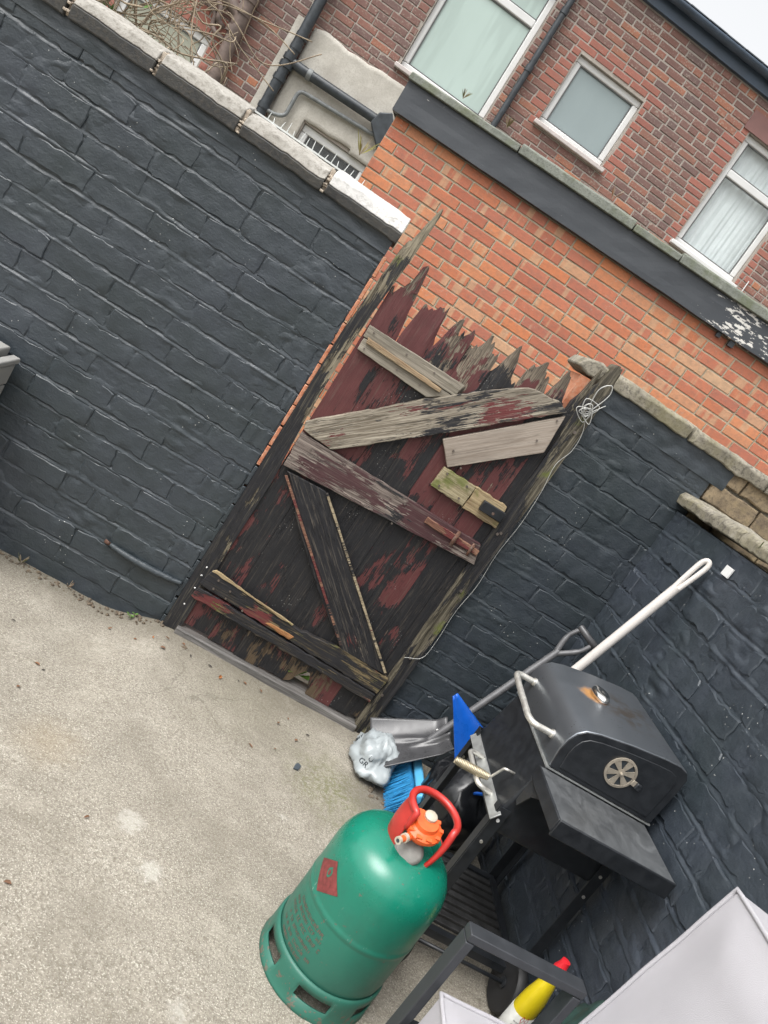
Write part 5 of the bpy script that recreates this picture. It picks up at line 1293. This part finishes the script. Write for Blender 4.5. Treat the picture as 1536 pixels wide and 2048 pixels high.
def weed(loc, n, h, name, lab, seed, mat=M_LEAF, thin=False, grp=None):
    e = empty(name, loc); tag(e, lab, 'weed', grp); rr = random.Random(seed); st = MB(); lf = MB(); base = Vector(loc)
    for k in range(n):
        a = rr.uniform(0, 6.28); t = Vector((math.cos(a)*.5, math.sin(a)*.5-.3, 1)).normalized()*h*rr.uniform(.5, 1); p = base+t
        st.tube(crom([base, base+t*.5+Vector((0, 0, h*.08)), p], 3), [.0012]*7, 5)
        if thin: leaf_shape(lf, base+t*.15, t+Vector((0, 0, -.2*h)), Vector((0, -1, .3)), h*rr.uniform(.5, 1.0), min(.006, h*.07))
        else:
            for q in range(2): leaf_shape(lf, p, Vector((math.cos(a+q*2.4), math.sin(a+q*2.4), .3)), Vector((0, 0, 1)), h*.55, h*.34)
    st.build('stem', mat if not thin else M_DRYSTEM, e); lf.build('leaves', mat, e)
weed((-.155, -.028, -.052), 4, .030, 'seedling', 'small bright green seedling at the foot of the left wall', 1)
weed((-.62, -.015, -.075), 7, .05, 'wall_weed', 'low dry weed where left wall meets the concrete', 2, simple('dull_leaf', (.10, .10, .04), .7), True)
weed((-.42, -.012, -.072), 6, .035, 'wall_weed', 'tiny brown weed tuft in the middle of the left wall foot', 3, M_DEAD[0], True)
weed((1.405, -.60, 1.492), 9, .075, 'grass_tuft', 'green grass tuft under the side wall coping', 4, simple('grass_green', (.10, .20, .05), .6), True)
weed((-.16, 2.70, 2.87), 9, .07, 'coping_weed', 'dry weed on the alley wall coping below the tall window', 5, simple('dry_weed', (.20, .20, .10), .8), True)
weed((.18, 2.66, 2.87), 8, .10, 'coping_weed', 'larger withered weed on the alley wall coping near the downpipe', 6, simple('withered_weed', (.22, .18, .09), .8), True)
weed((1.0, 2.52, 2.87), 5, .12, 'coping_weed', 'thin dry stalks on the alley wall coping below the square window', 7, M_DEAD[0], True)
weed((-.55, 2.75, 2.22), 12, .16, 'yellow_moss', 'pale yellow moss tuft hanging at the left end of the alley wall', 8, simple('yellow_moss', (.33, .30, .10), .9), True)
weed((.53, .12, -.03), 12, .16, 'grass_tuft', 'bright green grass seen through the hole in the gate', 9, simple('alley_grass', (.16, .34, .05), .6), False)
def vine():
    e = empty('dry_climber', (-1.35, .55, 0)); tag(e, 'tangle of dry climber stems with green shoots above left coping', 'climber')
    rr = random.Random(12); st = MB(); lf = MB()
    st.tube(crom([(-1.6, .55, -.03), (-1.62, .5, .8), (-1.5, .52, 1.6), (-1.4, .5, 2.1)], 6), [.02]*19, 8)
    for k in range(210):
        p = Vector((rr.uniform(-1.75, -1.06), rr.uniform(.35, .75), rr.uniform(1.62, 2.22))); p.z = min(p.z, 2.28-.5*max(0, p.x+1.35)); pts = [p]
        a = rr.uniform(0, 6.28); L = rr.uniform(.05, .14)
        for q in range(rr.randint(3, 5)):
            a += rr.gauss(0, .9); p = p+Vector((math.cos(a)*L, rr.gauss(0, .03), math.sin(a)*L*.8)); 
            if p.x > -.95: p.x = -.95
            pts.append(p)
        r_ = rr.choice([.0016, .002, .0026, .0036]); st.tube(crom(pts, 4), r_, 5)
    for k in range(4):   # long loose whips
        p = Vector((rr.uniform(-1.4, -1.1), .6, 1.9)); st.tube(crom([p, p+Vector((.2, .05, .2)), p+Vector((.42, .1, rr.uniform(.1, .35))), p+Vector((.6, .1, rr.uniform(-.1, .35)))], 7), .0026, 5)
    for k in range(90):
        p = Vector((-1.42+rr.gauss(0, .05), .42+rr.gauss(0, .05), 1.93+rr.gauss(0, .05))); leaf_shape(lf, p, Vector((rr.gauss(0, 1), rr.gauss(0, 1), rr.uniform(0, 1.2))), Vector((0, 0, 1)), rr.uniform(.03, .08), .012)
    st.build('stems', M_DRYSTEM, e, smooth=True); lf.build('leaves', M_LEAF, e)
vine()
def spikes():
    e = empty('spike_strip', (-.5, .10, 1.80)); tag(e, 'row of small clear wall spikes on the left coping', 'spikes'); rr = random.Random(6)
    MB().box2(-.70, -.20, .10, .12, 1.800, 1.806).build('base_strip', M_GLASSY, e)
    for k in range(16):
        x = -.64+k*.026; MB().tube([(x, .11, 1.80), (x+rr.gauss(0, .004), .11, 1.80+rr.uniform(.015, .05))], [.0028, .0006], 6).build('spike', M_GLASSY, e, smooth=True)
M_GLASSY = simple('clear_plastic', (.6, .62, .6), .3)
spikes()
def litter():
    rr = random.Random(8); me = []
    for k in range(4):
        b = MB(); leaf_shape(b, Vector((0, 0, .003)), Vector((1, 0, .05)), Vector((0, 0, 1)), .034, .011+.003*k, .3); q = b.mesh('dead_leaf'); q.materials.append(M_DEAD[k % 3]); me.append(q)
    spots = [(-.48, -.40), (-.277, -.585), (.346, -.129), (.56, -.22), (.53, -.27), (.449, -.507), (.536, -.436), (.192, -.145), (-.30, -.577), (-.31, -.75), (.062, -1.13), (-.02, -1.42), (.02, -.12), (-.04, -.16), (.08, -.1), (-.1, -.2), (.33, -.15), (.66, -.25), (.60, -.33), (-.2, -.17), (.0, -.2), (.12, -.16), (.25, -.2), (.42, -.12)]
    for x, y in spots:
        o = link('dead_leaf', rr.choice(me)); z = -.075*smooth01((.02-x)/.32)*smooth01((y+1.3)/1.1); o.location = (x, y, z+.002); s_ = rr.uniform(.35, .8); o.scale = (s_, s_, s_)
        o.rotation_euler = (rr.gauss(0, .15), rr.gauss(0, .1), rr.uniform(0, 6.28)); tag(o, 'small dead leaf lying on the concrete yard floor', 'dead leaf', 'dead leaves on the yard floor')
    b = MB().prism([(.612, -.497), (.632, -.492), (.642, -.462), (.628, -.452), (.618, -.468)], 'z', .002, .006); o = b.build('slate_chip', M_SLATE); tag(o, 'dark pointed slate chip lying on the mossy concrete', 'slate chip')
    b = MB().prism([(.07, -.12), (.09, -.125), (.095, -.11), (.08, -.10)], 'z', -.002, .003)
    for k in range(150):     # crumbs of soil and paint along the wall foot
        x = rr.uniform(-.75, .0) if k < 95 else rr.uniform(.93, 1.15); y = -abs(rr.gauss(0, .03))-.005 if k < 95 else rr.uniform(-.42, -.28)
        z = -.075*smooth01((.02-x)/.32)*smooth01((y+1.3)/1.1); s_ = rr.uniform(.003, .010)
        b.lathe([(0, -s_*.5), (s_, -s_*.2), (s_*.8, s_*.4), (0, s_*.6)], 5, (x, y, z+.002))
    o = b.build('crumbled_debris', stone_mat('crumbs', (.05, .04, .03), (.16, .12, .08), (.25, .22, .18), scale=50)); tag(o, 'crumbled soil and paint along the foot of the walls', 'debris', kind='stuff')
litter()

def scraps():
    rr = random.Random(31); pm = simple('paper_white', (.55, .54, .52), .8)
    for (x, y, z, l) in ((1.07, -.87, .114, 'torn white paper scrap on the barbecue shelf nearest the cylinder'), (1.14, -.78, .114, 'smaller pale paper scrap lying further back on the barbecue shelf')):
        b = MB(); b.grid(5, 5, lambda u, t: (x+(u-.5)*.05+.008*N3(u*3, t*3, x*9), y+(t-.5)*.03+.006*N3(u*4, t*4, 3+x*9), z+.004*abs(N3(u*5, t*5, x*5))))
        o = b.build('paper_scrap', pm, smooth=True, solid=.0008); tag(o, l, 'paper')
scraps()
